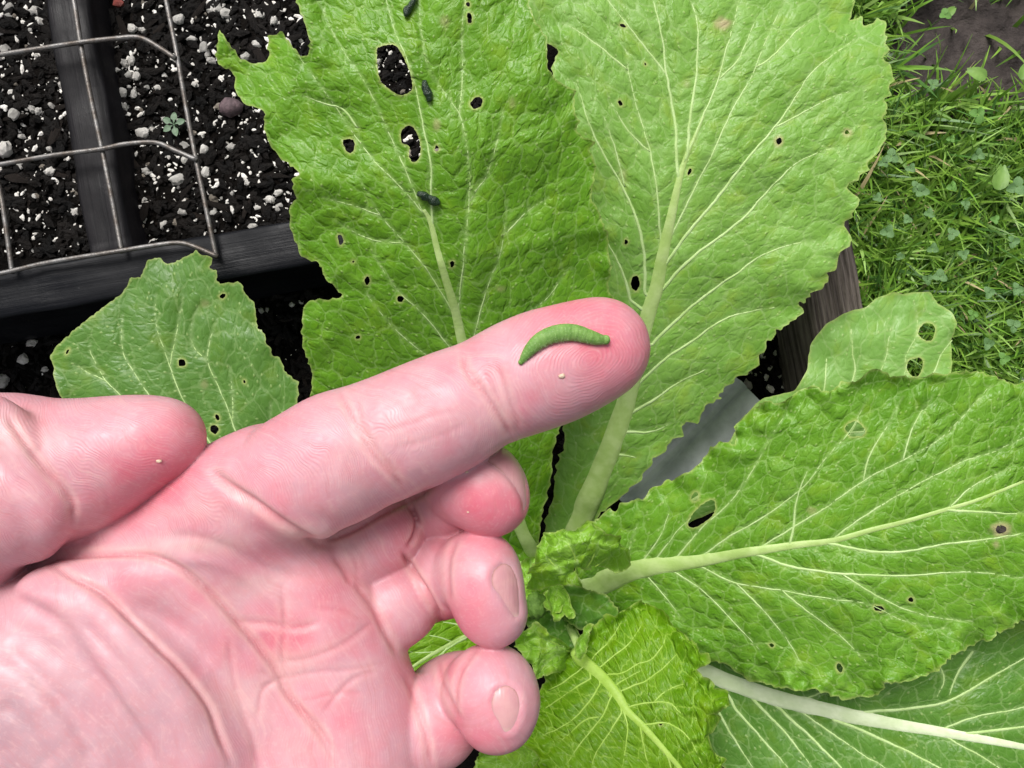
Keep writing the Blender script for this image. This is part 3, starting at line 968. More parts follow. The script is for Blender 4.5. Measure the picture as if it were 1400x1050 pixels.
A_v = [[(589, 304), (574, 282), (566, 261), (549, 220), (528, 174), (510, 133), (495, 106), (462, 58), (446, 25), (430, -10)],
       [(592, 304), (589, 265), (589, 224), (580, 178), (570, 128), (557, 83), (541, 46), (528, 0), (518, -40)],
       [(576, 288), (545, 253), (512, 220), (483, 182), (458, 145), (425, 99), (392, 54)],
       [(626, 425), (632, 373), (638, 311), (642, 249), (638, 199), (628, 157), (603, 120), (584, 89), (576, 41), (572, 0), (570, -40)],
       [(628, 157), (632, 104), (632, 41), (636, 0), (642, -50)],
       [(618, 425), (587, 373), (553, 331), (520, 294), (500, 261), (487, 232)],
       [(618, 478), (577, 428), (545, 398), (524, 369), (508, 340)],
       [(640, 500), (655, 431), (669, 385), (682, 352), (690, 311), (694, 273)],
       [(643, 275), (652, 258), (665, 240), (678, 199), (688, 149)],
       [(615, 500), (584, 486), (550, 459), (529, 438), (500, 400)],
       [(490, 175), (470, 150), (440, 140), (412, 130)], [(640, 470), (700, 440), (745, 410), (775, 370)], [(690, 320), (720, 290), (750, 270)],
       [(553, 331), (520, 330), (490, 320), (455, 300)], [(520, 294), (480, 280), (440, 270)]]
A_h = [[(515, 66), (525, 62), (540, 62), (550, 75), (560, 98), (564, 118), (560, 126), (546, 130), (530, 120), (520, 110), (516, 90)],
       [(548, 180), (556, 172), (565, 174), (573, 190), (575, 205), (572, 218), (564, 222), (559, 212), (560, 200), (549, 195)],
       [(468, 192), (475, 190), (484, 192), (484, 205), (478, 210), (472, 204)], [(642, 142), (650, 133), (659, 134), (658, 145), (648, 149)],
       [(498, 382), (503, 377), (506, 384), (501, 391)], [(543, 405), (552, 405), (551, 412), (544, 413)], [(461, 322), (466, 320), (470, 330), (465, 336)],
       [(638, 18), (644, 18), (645, 32), (640, 32)], ell(618, 361, 3, 6), ell(483, 358, 2.5, 2.5), ell(489, 461, 4, 3), ell(597, 203, 3.5, 5), ell(640, 6, 3, 4)]
A_mid = [(735, 765, 24), (700, 690, 22), (660, 580, 19), (640, 500, 17), (630, 458, 15), (622, 422, 13), (611, 385, 12), (599, 344, 10), (589, 304, 8), (580, 286, 5)]
leafA, zA = make_leaf('A', 'leafA', A_out, (735, 760), (560, -60), [0.012, 0.07, 0.110, 0.135, 0.150, 0.158, 0.160], A_mid, A_v, A_h, cup=-0.0010, tilt=0.002,
                      seed=11, teeth=(5.5, 14), scars=[(597, 170, 5, 8, 0.5), (700, 140, 5, 9, 0.35), (685, 395, 8, 4, 0.4), (608, 30, 7, 9, 0.4), (500, 380, 3, 3, 0.3)],
                      label='chewed leaf with a dozen dark holes, at the upper left behind the index finger')
# --- leaf B: large leaf behind the fingertip
B_out = [(690, -40), (712, 20), (735, 55), (748, 60), (756, 62), (764, 72), (756, 84), (752, 120), (760, 200), (775, 300), (788, 420), (778, 520), (769, 586), (773, 606), (765, 622),
         (761, 634), (759, 647), (757, 675), (754, 689), (746, 706), (744, 730), (750, 752), (785, 752), (820, 704), (855, 675), (870, 662), (876, 655), (890, 637), (891, 629), (911, 617), (914, 606), (936, 594), (931, 581),
         (959, 576), (959, 563), (970, 552), (987, 545), (983, 539), (1008, 517), (1024, 509), (1041, 497), (1037, 484), (1051, 476), (1047, 465), (1062, 461),
         (1059, 451), (1070, 451), (1074, 445), (1100, 428), (1092, 412), (1103, 414), (1105, 405), (1134, 387), (1129, 374), (1144, 369), (1146, 350),
         (1166, 330), (1164, 323), (1153, 308), (1164, 297), (1177, 273), (1166, 264), (1156, 256), (1168, 249), (1188, 232), (1186, 223), (1205, 204), (1214, 178),
         (1207, 160), (1216, 149), (1208, 139), (1218, 130), (1216, 115), (1223, 110), (1218, 89), (1207, 78), (1216, 69), (1212, 56), (1212, 33), (1199, 22), (1194, 33),
         (1181, 35), (1179, 22), (1160, 28), (1166, 19), (1168, 0), (1150, -50), (1080, -110), (980, -140), (870, -130), (770, -90)]
B_v = [[(927, 240), (926, 225), (922, 163), (911, 100), (906, 56), (893, 0), (885, -40)], [(911, 102), (887, 71), (857, 33), (831, 0), (810, -30)],
       [(940, 210), (943, 167), (952, 104), (954, 56), (952, 22), (939, -10)], [(940, 212), (958, 167), (980, 115), (991, 74), (1002, 37), (1010, 0), (1020, -50)],
       [(983, 108), (1006, 85), (1022, 55), (1035, 20)], [(917, 325), (943, 271), (973, 212), (1002, 149), (1028, 104), (1047, 56), (1073, 0), (1090, -40)],
       [(1034, 92), (1058, 76), (1091, 41), (1129, 11)], [(909, 362), (943, 316), (980, 271), (1017, 223), (1058, 175), (1077, 149), (1106, 104), (1132, 80), (1169, 54)],
       [(1058, 175), (1091, 158), (1129, 137), (1166, 123)], [(905, 395), (943, 355), (980, 327), (1017, 297), (1047, 264), (1084, 227), (1121, 208), (1147, 201)],
       [(892, 470), (906, 455), (942, 422), (975, 396), (1008, 373), (1041, 350), (1080, 335), (1115, 330)], [(872, 525), (909, 491), (949, 465), (988, 437), (1030, 425), (1060, 420)],
       [(862, 565), (893, 547), (926, 524), (965, 505)], [(903, 330), (898, 260), (889, 208), (880, 178), (869, 141), (859, 100), (857, 74), (844, 45), (830, 30)],
       [(858, 96), (824, 67), (791, 43), (765, 30)], [(882, 400), (880, 342), (869, 297), (850, 253), (828, 215), (809, 178), (798, 145), (787, 111)],
       [(862, 410), (856, 386), (843, 353), (828, 327)], [(854, 255), (840, 200), (822, 150)], [(889, 208), (860, 180), (835, 140)],
       [(852, 590), (890, 590), (915, 580)], [(842, 620), (870, 625)]]
B_h = [ell(869, 387, 7, 10), ell(1065, 193, 4, 6, 0.3), ell(856, 331, 3, 4), ell(848, 141, 3, 5.5, -.4), ell(943, 235, 2.6, 6, .3), ell(1158, 181, 3.5, 3.5), ell(852, 35, 6, 2.5, .4), ell(882, 88, 2.2, 3)]
B_mid = [(768, 765, 38), (788, 720, 36), (815, 660, 34), (838, 600, 32), (858, 540, 30), (872, 480, 27), (888, 420, 24), (898, 390, 22), (908, 340, 18), (921, 279, 13), (930, 240, 9.5), (939, 212, 7), (950, 187, 5), (962, 158, 4)]
leafB, zB = make_leaf('B', 'leafB', B_out, (765, 750), (985, -80), [0.004, 0.035, 0.062, 0.082, 0.094, 0.098, 0.096], B_mid, B_v, B_h, cup=0.0004, tilt=-0.001, seed=23, teeth=(7.5, 17),
                      vr=(2.1, 0.55), scars=[(989, 33, 11, 9, 0.95), (1065, 193, 7, 9, 0.6), (1158, 181, 7, 6, 0.5), (852, 240, 5, 9, 0.3), (940, 115, 5, 6, 0.3)], rib='rib',
                      label='broad pale green leaf with a thick light midrib behind the fingertip')
# --- leaf C: small leaf at the left, over the rail
C_out = [(67, 491), (76, 474), (108, 445), (141, 420), (168, 400), (179, 379), (186, 379), (192, 379), (199, 362), (201, 356), (217, 351), (230, 362), (240, 357), (260, 348), (268, 341),
         (276, 349), (292, 351), (286, 367), (297, 369), (297, 387), (309, 387), (329, 385), (337, 405), (348, 413), (352, 448), (363, 456), (363, 469), (371, 476), (373, 487), (384, 489),
         (389, 507), (409, 523), (407, 546), (400, 590), (420, 660), (480, 720), (560, 760), (540, 790), (420, 770), (300, 720), (190, 650), (110, 590), (79, 535), (74, 520), (72, 494)]
C_v = [[(300, 650), (240, 600), (202, 538), (184, 509), (169, 484), (166, 458), (168, 431)], [(330, 665), (290, 610), (248, 541), (235, 510), (227, 484), (217, 458), (212, 425), (214, 402)],
       [(233, 500), (236, 480), (243, 445), (251, 402)], [(370, 690), (345, 635), (322, 588), (309, 553), (296, 523), (284, 494), (286, 471), (297, 435)], [(282, 492), (263, 471), (263, 441), (272, 420)],
       [(240, 610), (200, 575), (163, 538), (145, 520), (125, 484), (123, 468)], [(145, 520), (118, 508), (100, 497)], [(318, 575), (318, 540), (314, 500)], [(350, 640), (368, 590), (370, 550)]]
C_h = [ell(249, 496, 6, 5, .4), ell(293, 587, 7, 7), ell(297, 570, 3, 6, -.5), ell(334, 522, 2.6, 3.4), ell(304, 405, 5.5, 3.5, -.6), ell(92, 481, 1.8, 5, .5)]
leafC, zC = make_leaf('C', 'leafC', C_out, (560, 780), (190, 400), [0.012, 0.045, 0.062, 0.068, 0.07], [(560, 778, 14), (430, 725, 12), (370, 690, 10), (300, 650, 8), (270, 628, 6)], C_v, C_h, cup=0.0, seed=37, teeth=(4, 11),
                      ruffle=(0.002, 60, 40), vr=(1.1, 0.4), scars=[(279, 525, 5, 6, 0.35), (280, 415, 6, 5, 0.3)], wav=0.0015, label='small dull green leaf above the thumb, overlapping the dark rail')
# --- leaf H: pale rounded leaf over the side board
H_out = [(1108, 470), (1129, 443), (1146, 433), (1162, 425), (1185, 420), (1195, 409), (1221, 399), (1235, 402), (1253, 399), (1272, 399), (1282, 415), (1300, 425), (1309, 440), (1305, 455), (1300, 465),
         (1302, 499), (1296, 530), (1270, 570), (1200, 610), (1100, 650), (1000, 690), (880, 740), (800, 780), (790, 770), (870, 710), (960, 640), (1000, 600), (1010, 576), (1041, 545), (1087, 534), (1103, 507), (1106, 484)]
H_v = [[(1200, 590), (1271, 517), (1287, 484), (1302, 465)], [(1180, 590), (1235, 514), (1238, 488), (1250, 465), (1254, 440), (1250, 415)], [(1130, 600), (1166, 520), (1166, 484), (1164, 450)],
       [(1160, 600), (1208, 497), (1215, 465), (1225, 432)], [(1100, 610), (1125, 540), (1130, 490)]]
leafH, zH = make_leaf('H', 'leafH', H_out, (800, 775), (1280, 420), [0.010, 0.028, 0.042, 0.050, 0.056, 0.058], [(800, 775, 14), (960, 680, 12), (1080, 620, 9), (1150, 590, 6)], H_v,
                      [ell(1267, 455, 11, 13, .3), ell(1251, 502, 11, 15, .4)], seed=41, teeth=(1.6, 16), ruffle=(0.002, 60, 40), vr=(1.5, 0.6),
                      label='pale rounded leaf with two large holes, lying over the weathered board')
# --- leaf E: lowest leaf at the bottom right with a white midrib
E_out = [(780, 830), (950, 850), (1100, 880), (1250, 880), (1320, 862), (1400, 830), (1480, 830), (1560, 900), (1580, 1000), (1520, 1120), (1380, 1170), (1200, 1160), (1050, 1110), (950, 1010), (850, 890)]
E_v = [[(1160, 978), (1177, 974), (1236, 969), (1285, 962), (1318, 948), (1351, 928), (1400, 900), (1440, 880)], [(1290, 996), (1305, 990), (1334, 980), (1400, 967), (1460, 950)], [(1321, 1003), (1400, 994), (1470, 985)],
       [(1090, 968), (1111, 984), (1144, 1007), (1177, 1030), (1210, 1050), (1240, 1075)], [(1055, 960), (1075, 977), (1111, 1010), (1150, 1050), (1180, 1090)], [(1025, 950), (1042, 969), (1078, 1007), (1111, 1050)],
       [(990, 938), (1006, 969), (1039, 1007), (1078, 1050)], [(1140, 985), (1167, 994), (1219, 1017), (1285, 1050), (1330, 1080)], [(1290, 1006), (1318, 1021), (1367, 1050), (1400, 1080)], [(968, 935), (983, 974), (1010, 1020), (1030, 1050)],
       [(1100, 955), (1150, 940), (1230, 930), (1290, 905)], [(1283, 908), (1290, 930), (1280, 955)], [(1330, 890), (1310, 920), (1298, 950)]]
leafE, zE = make_leaf('E', 'leafE', E_out, (790, 850), (1520, 1040), [0.004, 0.026, 0.044, 0.056, 0.060], [(820, 860, 26), (900, 893, 27), (970, 921, 27), (1006, 934, 27), (1055, 951, 26), (1104, 964, 25), (1170, 980, 22), (1236, 992, 19), (1301, 1003, 15), (1351, 1012, 12), (1400, 1021, 9), (1480, 1034, 5)],
                      E_v, [], seed=53, teeth=(2.5, 14), rib='ribwhite', vr=(1.8, 0.7), label='dark lower leaf with a thick white midrib at the bottom right')
# --- leaf D: large leaf at the right
D_out = [(786, 790), (790, 760), (806, 720), (820, 704), (841, 695), (857, 687), (882, 679), (890, 668), (909, 658), (940, 648), (953, 637), (967, 617), (988, 602), (1004, 608), (1006, 579), (1027, 561), (1046, 548), (1069, 550),
         (1090, 536), (1112, 524), (1133, 538), (1150, 520), (1168, 523), (1195, 505), (1213, 511), (1235, 514), (1255, 517), (1280, 509), (1307, 511), (1327, 505), (1354, 511), (1388, 525), (1400, 519), (1440, 520), (1510, 570), (1560, 680), (1540, 780), (1470, 830), (1400, 849),
         (1388, 851), (1384, 860), (1361, 865), (1359, 880), (1347, 875), (1305, 895), (1293, 908), (1285, 915), (1259, 928), (1239, 934), (1209, 934), (1206, 946), (1183, 952), (1167, 957), (1150, 956),
         (1127, 948), (1104, 944), (1085, 944), (1058, 938), (1029, 931), (1006, 918), (983, 906), (968, 903), (930, 880), (880, 855), (830, 830), (795, 815)]
D_v = [[(1137, 739), (1172, 712), (1205, 691), (1255, 662), (1317, 631), (1359, 617), (1400, 598), (1450, 570)], [(1030, 753), (1042, 747), (1085, 720), (1127, 695), (1180, 658), (1234, 629), (1280, 604), (1317, 569), (1354, 526)],
       [(950, 768), (961, 760), (998, 733), (1048, 704), (1102, 662), (1130, 625), (1163, 588), (1185, 545)], [(910, 775), (924, 764), (957, 724), (998, 687), (1027, 646), (1052, 600), (1075, 565)], [(885, 778), (897, 764), (928, 724), (945, 708)],
       [(865, 782), (878, 768), (903, 733), (915, 700)], [(1130, 742), (1172, 751), (1214, 755), (1255, 751), (1296, 743), (1350, 737), (1400, 729), (1460, 720)], [(1030, 757), (1044, 762), (1089, 776), (1151, 784), (1234, 787), (1325, 782), (1400, 790)],
       [(945, 770), (961, 776), (1006, 797), (1069, 807), (1131, 818), (1185, 826), (1240, 850), (1300, 860)], [(915, 776), (930, 787), (965, 811), (1006, 853), (1040, 890)], [(1069, 807), (1110, 840), (1150, 870), (1190, 910)], [(1151, 784), (1200, 815), (1260, 840), (1330, 850)],
       [(880, 782), (905, 810), (935, 850)], [(1006, 797), (1040, 830), (1080, 880), (1100, 920)], [(1292, 697), (1340, 700), (1400, 703)], [(1298, 694), (1330, 665), (1380, 640)], [(850, 785), (862, 745), (872, 715)], [(1085, 720), (1090, 680), (1105, 640)],
       [(1180, 658), (1190, 620), (1215, 580), (1235, 540)], [(1234, 629), (1250, 580), (1275, 540)]]
D_h = [[(940, 718), (946, 704), (961, 689), (975, 683), (978, 695), (973, 706), (957, 718), (946, 722)], ell(950, 679, 5, 7, .4), ell(1169, 588, 13, 11), ell(1201, 832, 8, 4, .2), ell(1245, 820, 4, 4), ell(1369, 724, 8, 6), ell(1148, 913, 4.5, 7, -.5), ell(1055, 882, 4, 3, .5), ell(1118, 952, 3, 2)]
D_mid = [(775, 812, 40), (820, 797, 36), (874, 778, 29), (957, 766, 20), (1019, 755, 15), (1089, 745, 11), (1139, 739, 9), (1193, 724, 8), (1234, 714, 7), (1292, 697, 6), (1338, 683, 5), (1400, 658, 4)]
leafD, zD = make_leaf('D', 'leafD', D_out, (785, 808), (1520, 660), [0.022, 0.052, 0.074, 0.088, 0.096, 0.100, 0.098], D_mid, D_v, D_h, cup=-0.0006, tilt=-0.0025, seed=67, teeth=(6, 13),
                      ruffle=(0.0045, 42, 24), frill=3.0, vr=(1.7, 0.5), scars=[(1369, 724, 14, 10, 0.8), (1362, 744, 5, 5, 0.6), (1110, 698, 7, 5, 0.4)], label='large blistered leaf reaching to the right edge above the lower leaf')
# --- leaf F: young bright yellow green leaf
F_out = [(795, 875), (809, 858), (823, 846), (848, 832), (880, 819), (901, 832), (918, 846), (929, 860), (947, 874), (968, 895), (968, 909), (952, 916), (966, 928), (992, 944), (1003, 962), (992, 972), (974, 974), (984, 983), (971, 1004), (975, 1027),
         (992, 1036), (990, 1070), (950, 1130), (850, 1155), (745, 1125), (715, 1060), (735, 1040), (714, 1018), (725, 997), (735, 948), (746, 923), (765, 900)]
F_v = [[(822, 927), (830, 923), (851, 920), (873, 907), (890, 902), (905, 885), (912, 865)], [(842, 948), (860, 940), (885, 930), (905, 915), (925, 895)], [(856, 970), (866, 965), (894, 960), (918, 962), (932, 976), (960, 985)],
       [(876, 990), (885, 990), (915, 990), (943, 1011), (961, 1046)], [(852, 970), (858, 997), (855, 1025), (851, 1050)], [(850, 975), (827, 1011), (815, 1030), (809, 1050)], [(836, 952), (823, 980), (795, 1015), (774, 1046)],
       [(820, 936), (802, 965), (774, 990), (732, 1011)], [(808, 928), (780, 945), (746, 969)], [(876, 994), (880, 1020), (887, 1050)], [(801, 915), (815, 895), (835, 875), (850, 850)], [(812, 920), (835, 900), (860, 880), (880, 850)], [(798, 912), (775, 930), (748, 945)],
       [(906, 1024), (915, 1040), (920, 1060)], [(894, 960), (910, 945), (935, 935)], [(820, 980), (800, 985), (765, 1015)], [(832, 955), (845, 935), (880, 915)]]
F_mid = [(788, 888, 20), (795, 902, 20), (823, 927, 18), (844, 951, 15), (858, 973, 12), (880, 994, 10), (908, 1025, 8), (932, 1054, 7), (960, 1100, 5)]
leafF, zF = make_leaf('F', 'leafF', F_out, (790, 885), (930, 1100), [0.072, 0.088, 0.098, 0.104, 0.104], F_mid, F_v, [ell(903, 950 + 40, 3, 2)], cup=0.0016, tilt=0.0, seed=71, teeth=(2.5, 8), ruffle=(0.006, 26, 16), frill=5.0,
                      h=3.0, vr=(1.9, 0.7), veinw=4.5, vein_mat='veinyellow', skew=-0.9, rib='veinyellow', label='young bright yellow green leaf with a net of pale veins at the bottom')
# --- frilly young leaves at the heart
def young(out, base, tip, zs, seed, label, fr=7.0, mat='leafG', veins=(), mid=None, ruf=(0.0055, 20, 12), cup=0.004, h=1.9):
    return make_leaf('G', mat, out, base, tip, zs, mid, list(veins), [], cup=cup, seed=seed, teeth=(3.0, 7), ruffle=ruf, frill=fr, fsc=12.0, h=h, vr=(1.1, 0.4), veinw=2.5, vein_mat='veinyellow', rib='veinyellow', skew=0.3, label=label)
young([(717, 808), (724, 780), (733, 752), (748, 733), (775, 725), (800, 715), (823, 730), (842, 732), (862, 752), (856, 774), (832, 782), (816, 775), (792, 780), (772, 788), (758, 796), (745, 803)], (790, 792), (770, 725),
      [0.058, 0.078, 0.084, 0.076], 81, 'frilly young leaf curling over the heart of the plant',
      veins=[[(790, 785), (785, 760), (775, 740)], [(800, 780), (812, 760), (818, 742)], [(775, 788), (755, 770), (745, 755)], [(812, 776), (832, 762), (845, 750)]])
young([(706, 864), (735, 853), (756, 867), (781, 882), (799, 902), (790, 912), (774, 916), (756, 920), (739, 929), (725, 906), (703, 886)], (790, 890), (710, 885), [0.066, 0.080, 0.086, 0.084], 83,
      'small frilly leaf beside the ring fingertip', veins=[[(788, 892), (760, 888), (730, 885)], [(770, 885), (750, 875), (735, 862)], [(765, 893), (750, 905), (740, 918)]], fr=5)
young([(752, 800), (768, 795), (778, 812), (790, 838), (782, 846), (770, 842), (760, 850), (752, 838), (748, 815)], (760, 800), (770, 850), [0.05, 0.06, 0.062], 85, 'tiny upright leaf in the heart of the plant', fr=4)
young([(790, 868), (800, 858), (812, 850), (808, 872), (800, 892), (796, 906), (788, 900), (784, 885)], (800, 855), (792, 905), [0.07, 0.086, 0.09], 87, 'crinkled leaf fold at the base of the yellow leaf', fr=4)
make_leaf('I', 'leafF', [(500, 960), (520, 890), (570, 850), (620, 832), (700, 800), (735, 805), (735, 830), (700, 870), (660, 905), (600, 935), (540, 975)], (735, 815), (510, 940), [0.03, 0.06, 0.075, 0.08], [(735, 815, 10), (660, 858, 8), (590, 895, 5), (530, 935, 3)],
          [[(650, 863), (630, 855), (605, 850)], [(640, 870), (615, 885), (590, 905)], [(620, 878), (595, 870), (575, 868)], [(600, 890), (578, 892), (555, 890)], [(670, 853), (655, 840), (640, 835)], [(615, 880), (600, 900), (575, 920)]], [], seed=91, teeth=(2.5, 9), ruffle=(0.003, 30, 20), h=3.2, vr=(1.5, .5), skew=0.5,
          label='bright leaf seen in the gap between the ring and little fingers')
young([(640, 1075), (650, 1030), (668, 1012), (690, 998), (715, 1005), (745, 1015), (752, 1050), (740, 1090), (690, 1100)], (760, 1010), (640, 1070), [0.05, 0.06, 0.066], 93, 'frilly leaf edge under the little finger at the bottom', fr=5, h=2.8)
# a lower leaf part hidden under the hand, seen in slits between fingers
make_leaf('K', 'leafA', [(740, 770), (700, 720), (640, 690), (560, 690), (510, 730), (540, 780), (620, 800), (700, 800)], (745, 785), (520, 730), [0.012, 0.03, 0.04, 0.04], [(745, 785, 14), (640, 750, 9), (540, 730, 4)], [[(680, 765), (640, 730), (600, 705)]], [], seed=95, h=5, label='low leaf showing in the slit below the middle finger')
# more young leaves packed into the heart
young([(700, 800), (712, 770), (735, 758), (765, 765), (790, 785), (800, 810), (780, 830), (745, 835), (715, 825)], (760, 815), (712, 785), [0.030, 0.042, 0.046], 181, 'low young leaf packed in the heart below the frilly leaf', fr=3, h=3)
young([(755, 805), (790, 800), (830, 815), (850, 838), (830, 858), (795, 862), (765, 845)], (765, 815), (840, 845), [0.030, 0.044, 0.050], 183, 'low young leaf packed in the heart beside the wide midrib', fr=3, h=3, mat='leafE')
young([(720, 835), (750, 830), (785, 850), (800, 885), (780, 900), (745, 880), (722, 860)], (755, 830), (785, 895), [0.026, 0.040, 0.052], 185, 'dark young leaf packed in the heart above the yellow leaf', fr=3, h=3, mat='leafE')
young([(742, 812), (752, 806), (764, 818), (768, 834), (756, 840), (745, 832)], (752, 812), (758, 838), [0.048, 0.058, 0.060], 187, 'smallest curled leaf at the very centre of the plant', fr=3)
V, F = rough_blob(3, 601, 15, 18, 16, 0.05)
p = np.array(PV(733, 828, 0.05))
V = V * (1 + 0.10 * np.sin(V[:, :1] * 0.9 + V[:, 1:2] * 0.35))
mk('bud', V * (CAMZ - 0.05) * K + p, F, M['bud'], plant, PB)['label'] = 'round green bud between fingertip and frilly leaves'
for a, b, r, z0_ in (((735, 762), (750, 806), 10, 0.010), ((770, 760), (752, 808), 16, 0.006), ((777, 811), (752, 812), 16, 0.020), ((792, 884), (760, 822), 8, 0.068), ((822, 861), (762, 826), 11, 0.002)):
    zs_ = np.linspace(z0_, -0.012, 7)
    pp = np.array([P(a[0] + (b[0] - a[0]) * i / 6, a[1] + (b[1] - a[1]) * i / 6, zs_[i]) for i in range(7)])
    v, f = tube(pp, r * 0.00036, 10, 0.6)
    mk('stalk', v, f, M['rib'], plant, PB)
v, f = tube(np.array([PV(752, 806, 0.02), PV(752, 808, 0.0), PV(752, 810, -0.03)]), [0.006, 0.011, 0.013], 12)
mk('stem', v, f, M['rib'], plant, PB)

# --- droppings on leaf A
M['frass'] = simple_mat('frass', (0.006, 0.018, 0.009), (0.013, 0.034, 0.014), 500, 0.22, 0.5, 0.0005, 1500)
def dropping(pts, label, wid=6.5):
    L = smooth_line(pts, 1.6)
    n = len(L); s = np.linspace(0, 1, n)
    r = wid * np.clip(np.sin(math.pi * (0.06 + 0.88 * s)), 0, 1) ** 0.35 * (0.9 + 0.12 * noise2(s * 6, s * 0 + pts[0][0], 9))
    z = zA(L[:, 0], L[:, 1])
    rw = r * (CAMZ - z) * K
    v, f = tube(P(L[:, 0], L[:, 1], z + rw * 0.8), rw, 14)
    c_ = v.mean(0)
    v = v + (0.00035 * np.stack([noise2(v[:, 0] * 700 + 5 * j, v[:, 1] * 700 + v[:, 2] * 500, 31 + j) for j in range(3)], -1))
    tag(mk('dropping', v, f, M['frass'], None, v.mean(0)), label, 'dropping', 'caterpillar droppings on the chewed leaf')
dropping([(569, -6), (564, 4), (557, 15), (555, 22)], 'dark green caterpillar dropping at the top edge of the chewed leaf')
dropping([(579, 111), (583, 124), (588, 138)], 'dark green dropping beside the largest hole of the chewed leaf')
dropping([(570, 264), (580, 268), (588, 272)], 'left one of two stuck droppings where the midrib forks', 6)
dropping([(582, 268), (592, 274), (600, 278)], 'right one of two stuck droppings where the midrib forks', 7)

# ------------------------------------------------------------------ the hand
D0 = 0.135                     # distance of the hand from the camera
S0 = K * D0                    # metres per photo pixel at the hand
def hp(px, py, Z):
    q = 1 - np.asarray(Z, float) * K
    return np.stack([(np.asarray(px, float) - 700) * q, (525 - np.asarray(py, float)) * q, np.asarray(Z, float)], -1)

def axis_samples(a0, a1, b0, b1, h):
    """fine spacing h inside a0..a1, growing outside out to b0..b1"""
    mid = list(np.arange(a0, a1, h))
    st = h; lo = []; x = a0
    while x > b0: st *= 1.12; x -= st; lo.append(x)
    st = h; hi = []; x = mid[-1]
    while x < b1: st *= 1.12; x += st; hi.append(x)
    return np.array(lo[::-1] + mid + hi)
HV = 3.4
gx_ = axis_samples(-790, 215, -2300, 235, HV)
gy_ = axis_samples(-630, 135, -2000, 155, HV)
gz_ = axis_samples(-215, 110, -480, 150, HV)
SD = np.full((len(gx_), len(gy_), len(gz_)), 500.0, np.float32)

def chain_sdf(D, pts, k, kin=6.0, zflat=1.0, sub=3):
    """pts: (px,py,Z,r) -> blend a tapered chain into D with smooth radius k"""
    q = np.asarray(pts, float)
    if sub > 1 and len(q) > 2:
        qq = []
        e = np.vstack([2 * q[0] - q[1], q, 2 * q[-1] - q[-2]])
        for i in range(1, len(e) - 2):
            for t in np.arange(sub) / sub:
                p0, p1, p2, p3 = e[i - 1:i + 3]
                qq.append(0.5 * (2 * p1 + (-p0 + p2) * t + (2 * p0 - 5 * p1 + 4 * p2 - p3) * t * t + (-p0 + 3 * p1 - 3 * p2 + p3) * t ** 3))
        qq.append(q[-1]); q = np.array(qq)
    C = hp(q[:, 0], q[:, 1], q[:, 2]); R = q[:, 3] * (1 - q[:, 2] * K)
    m = R.max() + k + 14
    lo = C.min(0) - m; hi = C.max(0) + m
    ix = np.searchsorted(gx_, [lo[0], hi[0]]); iy = np.searchsorted(gy_, [lo[1], hi[1]]); iz = np.searchsorted(gz_, [lo[2], hi[2]])
    sl = (slice(*ix), slice(*iy), slice(*iz))
    X = gx_[sl[0]][:, None, None].astype(np.float32); Y = gy_[sl[1]][None, :, None].astype(np.float32); Z = gz_[sl[2]][None, None, :].astype(np.float32)
    best = None
    if len(C) == 1:
        best = np.sqrt((X - C[0, 0]) ** 2 + (Y - C[0, 1]) ** 2 + ((Z - C[0, 2]) / zflat) ** 2) - R[0]
    for i in range(len(C) - 1):
        a, b = C[i], C[i + 1]; e = b - a; ll = float(e @ e) + 1e-6
        t = np.clip(((X - a[0]) * e[0] + (Y - a[1]) * e[1] + (Z - a[2]) * e[2]) / ll, 0, 1)
        d = np.sqrt((X - a[0] - t * e[0]) ** 2 + (Y - a[1] - t * e[1]) ** 2 + ((Z - a[2] - t * e[2]) / zflat) ** 2) - (R[i] + t * (R[i + 1] - R[i]))
        best = d if best is None else smin(best, d, kin)
    D[sl] = smin(D[sl], best.astype(np.float32), k)

def smin(a, b, k):
    h = np.clip(0.5 + 0.5 * (b - a) / k, 0, 1)
    return b * (1 - h) + a * h - k * h * (1 - h)

# palm slab, forearm, mounds
chain_sdf(SD, [(-60, 1010, -130, 190), (-420, 1260, -150, 190), (-900, 1620, -160, 230), (-1500, 2050, -170, 270)], 60, 20)
chain_sdf(SD, [(120, 900, -150, 140), (260, 890, -155, 135), (360, 850, -150, 112)], 60, 20)
chain_sdf(SD, [(150, 1120, -150, 160), (330, 1040, -145, 135), (420, 960, -140, 112)], 60, 20)
chain_sdf(SD, [(230, 765, -78, 86), (302, 706, -48, 87), (372, 666, -28, 88)], 22, 16)
chain_sdf(SD, [(150, 745, -105, 90), (235, 752, -98, 92), (330, 760, -88, 90), (392, 800, -90, 88), (440, 860, -92, 88), (478, 965, -90, 90), (490, 1060, -94, 94), (440, 1160, -110, 110)], 40, 20)
# hypothenar mound
chain_sdf(SD, [(430, 1000, -88, 92), (410, 1090, -70, 105), (360, 1200, -90, 120)], 30, 20)
# pads under the roots of the fingers
chain_sdf(SD, [(410, 830, -72, 62), (440, 862, -70, 66)], 24, 20)
chain_sdf(SD, [(462, 930, -72, 66), (490, 1000, -74, 70)], 24, 20)
# thenar mound, in three soft folds
chain_sdf(SD, [(60, 868, -58, 100), (140, 880, -52, 112), (215, 918, -54, 118), (282, 1010, -66, 124), (318, 1130, -90, 132)], 13, 20)
chain_sdf(SD, [(-60, 900, -40, 120), (48, 912, -36, 122), (120, 962, -36, 128), (178, 1060, -46, 134), (200, 1180, -80, 140)], 12, 20)
chain_sdf(SD, [(-150, 900, -40, 120), (-45, 950, -22, 118), (30, 1020, -20, 122), (80, 1110, -40, 130)], 16, 20)
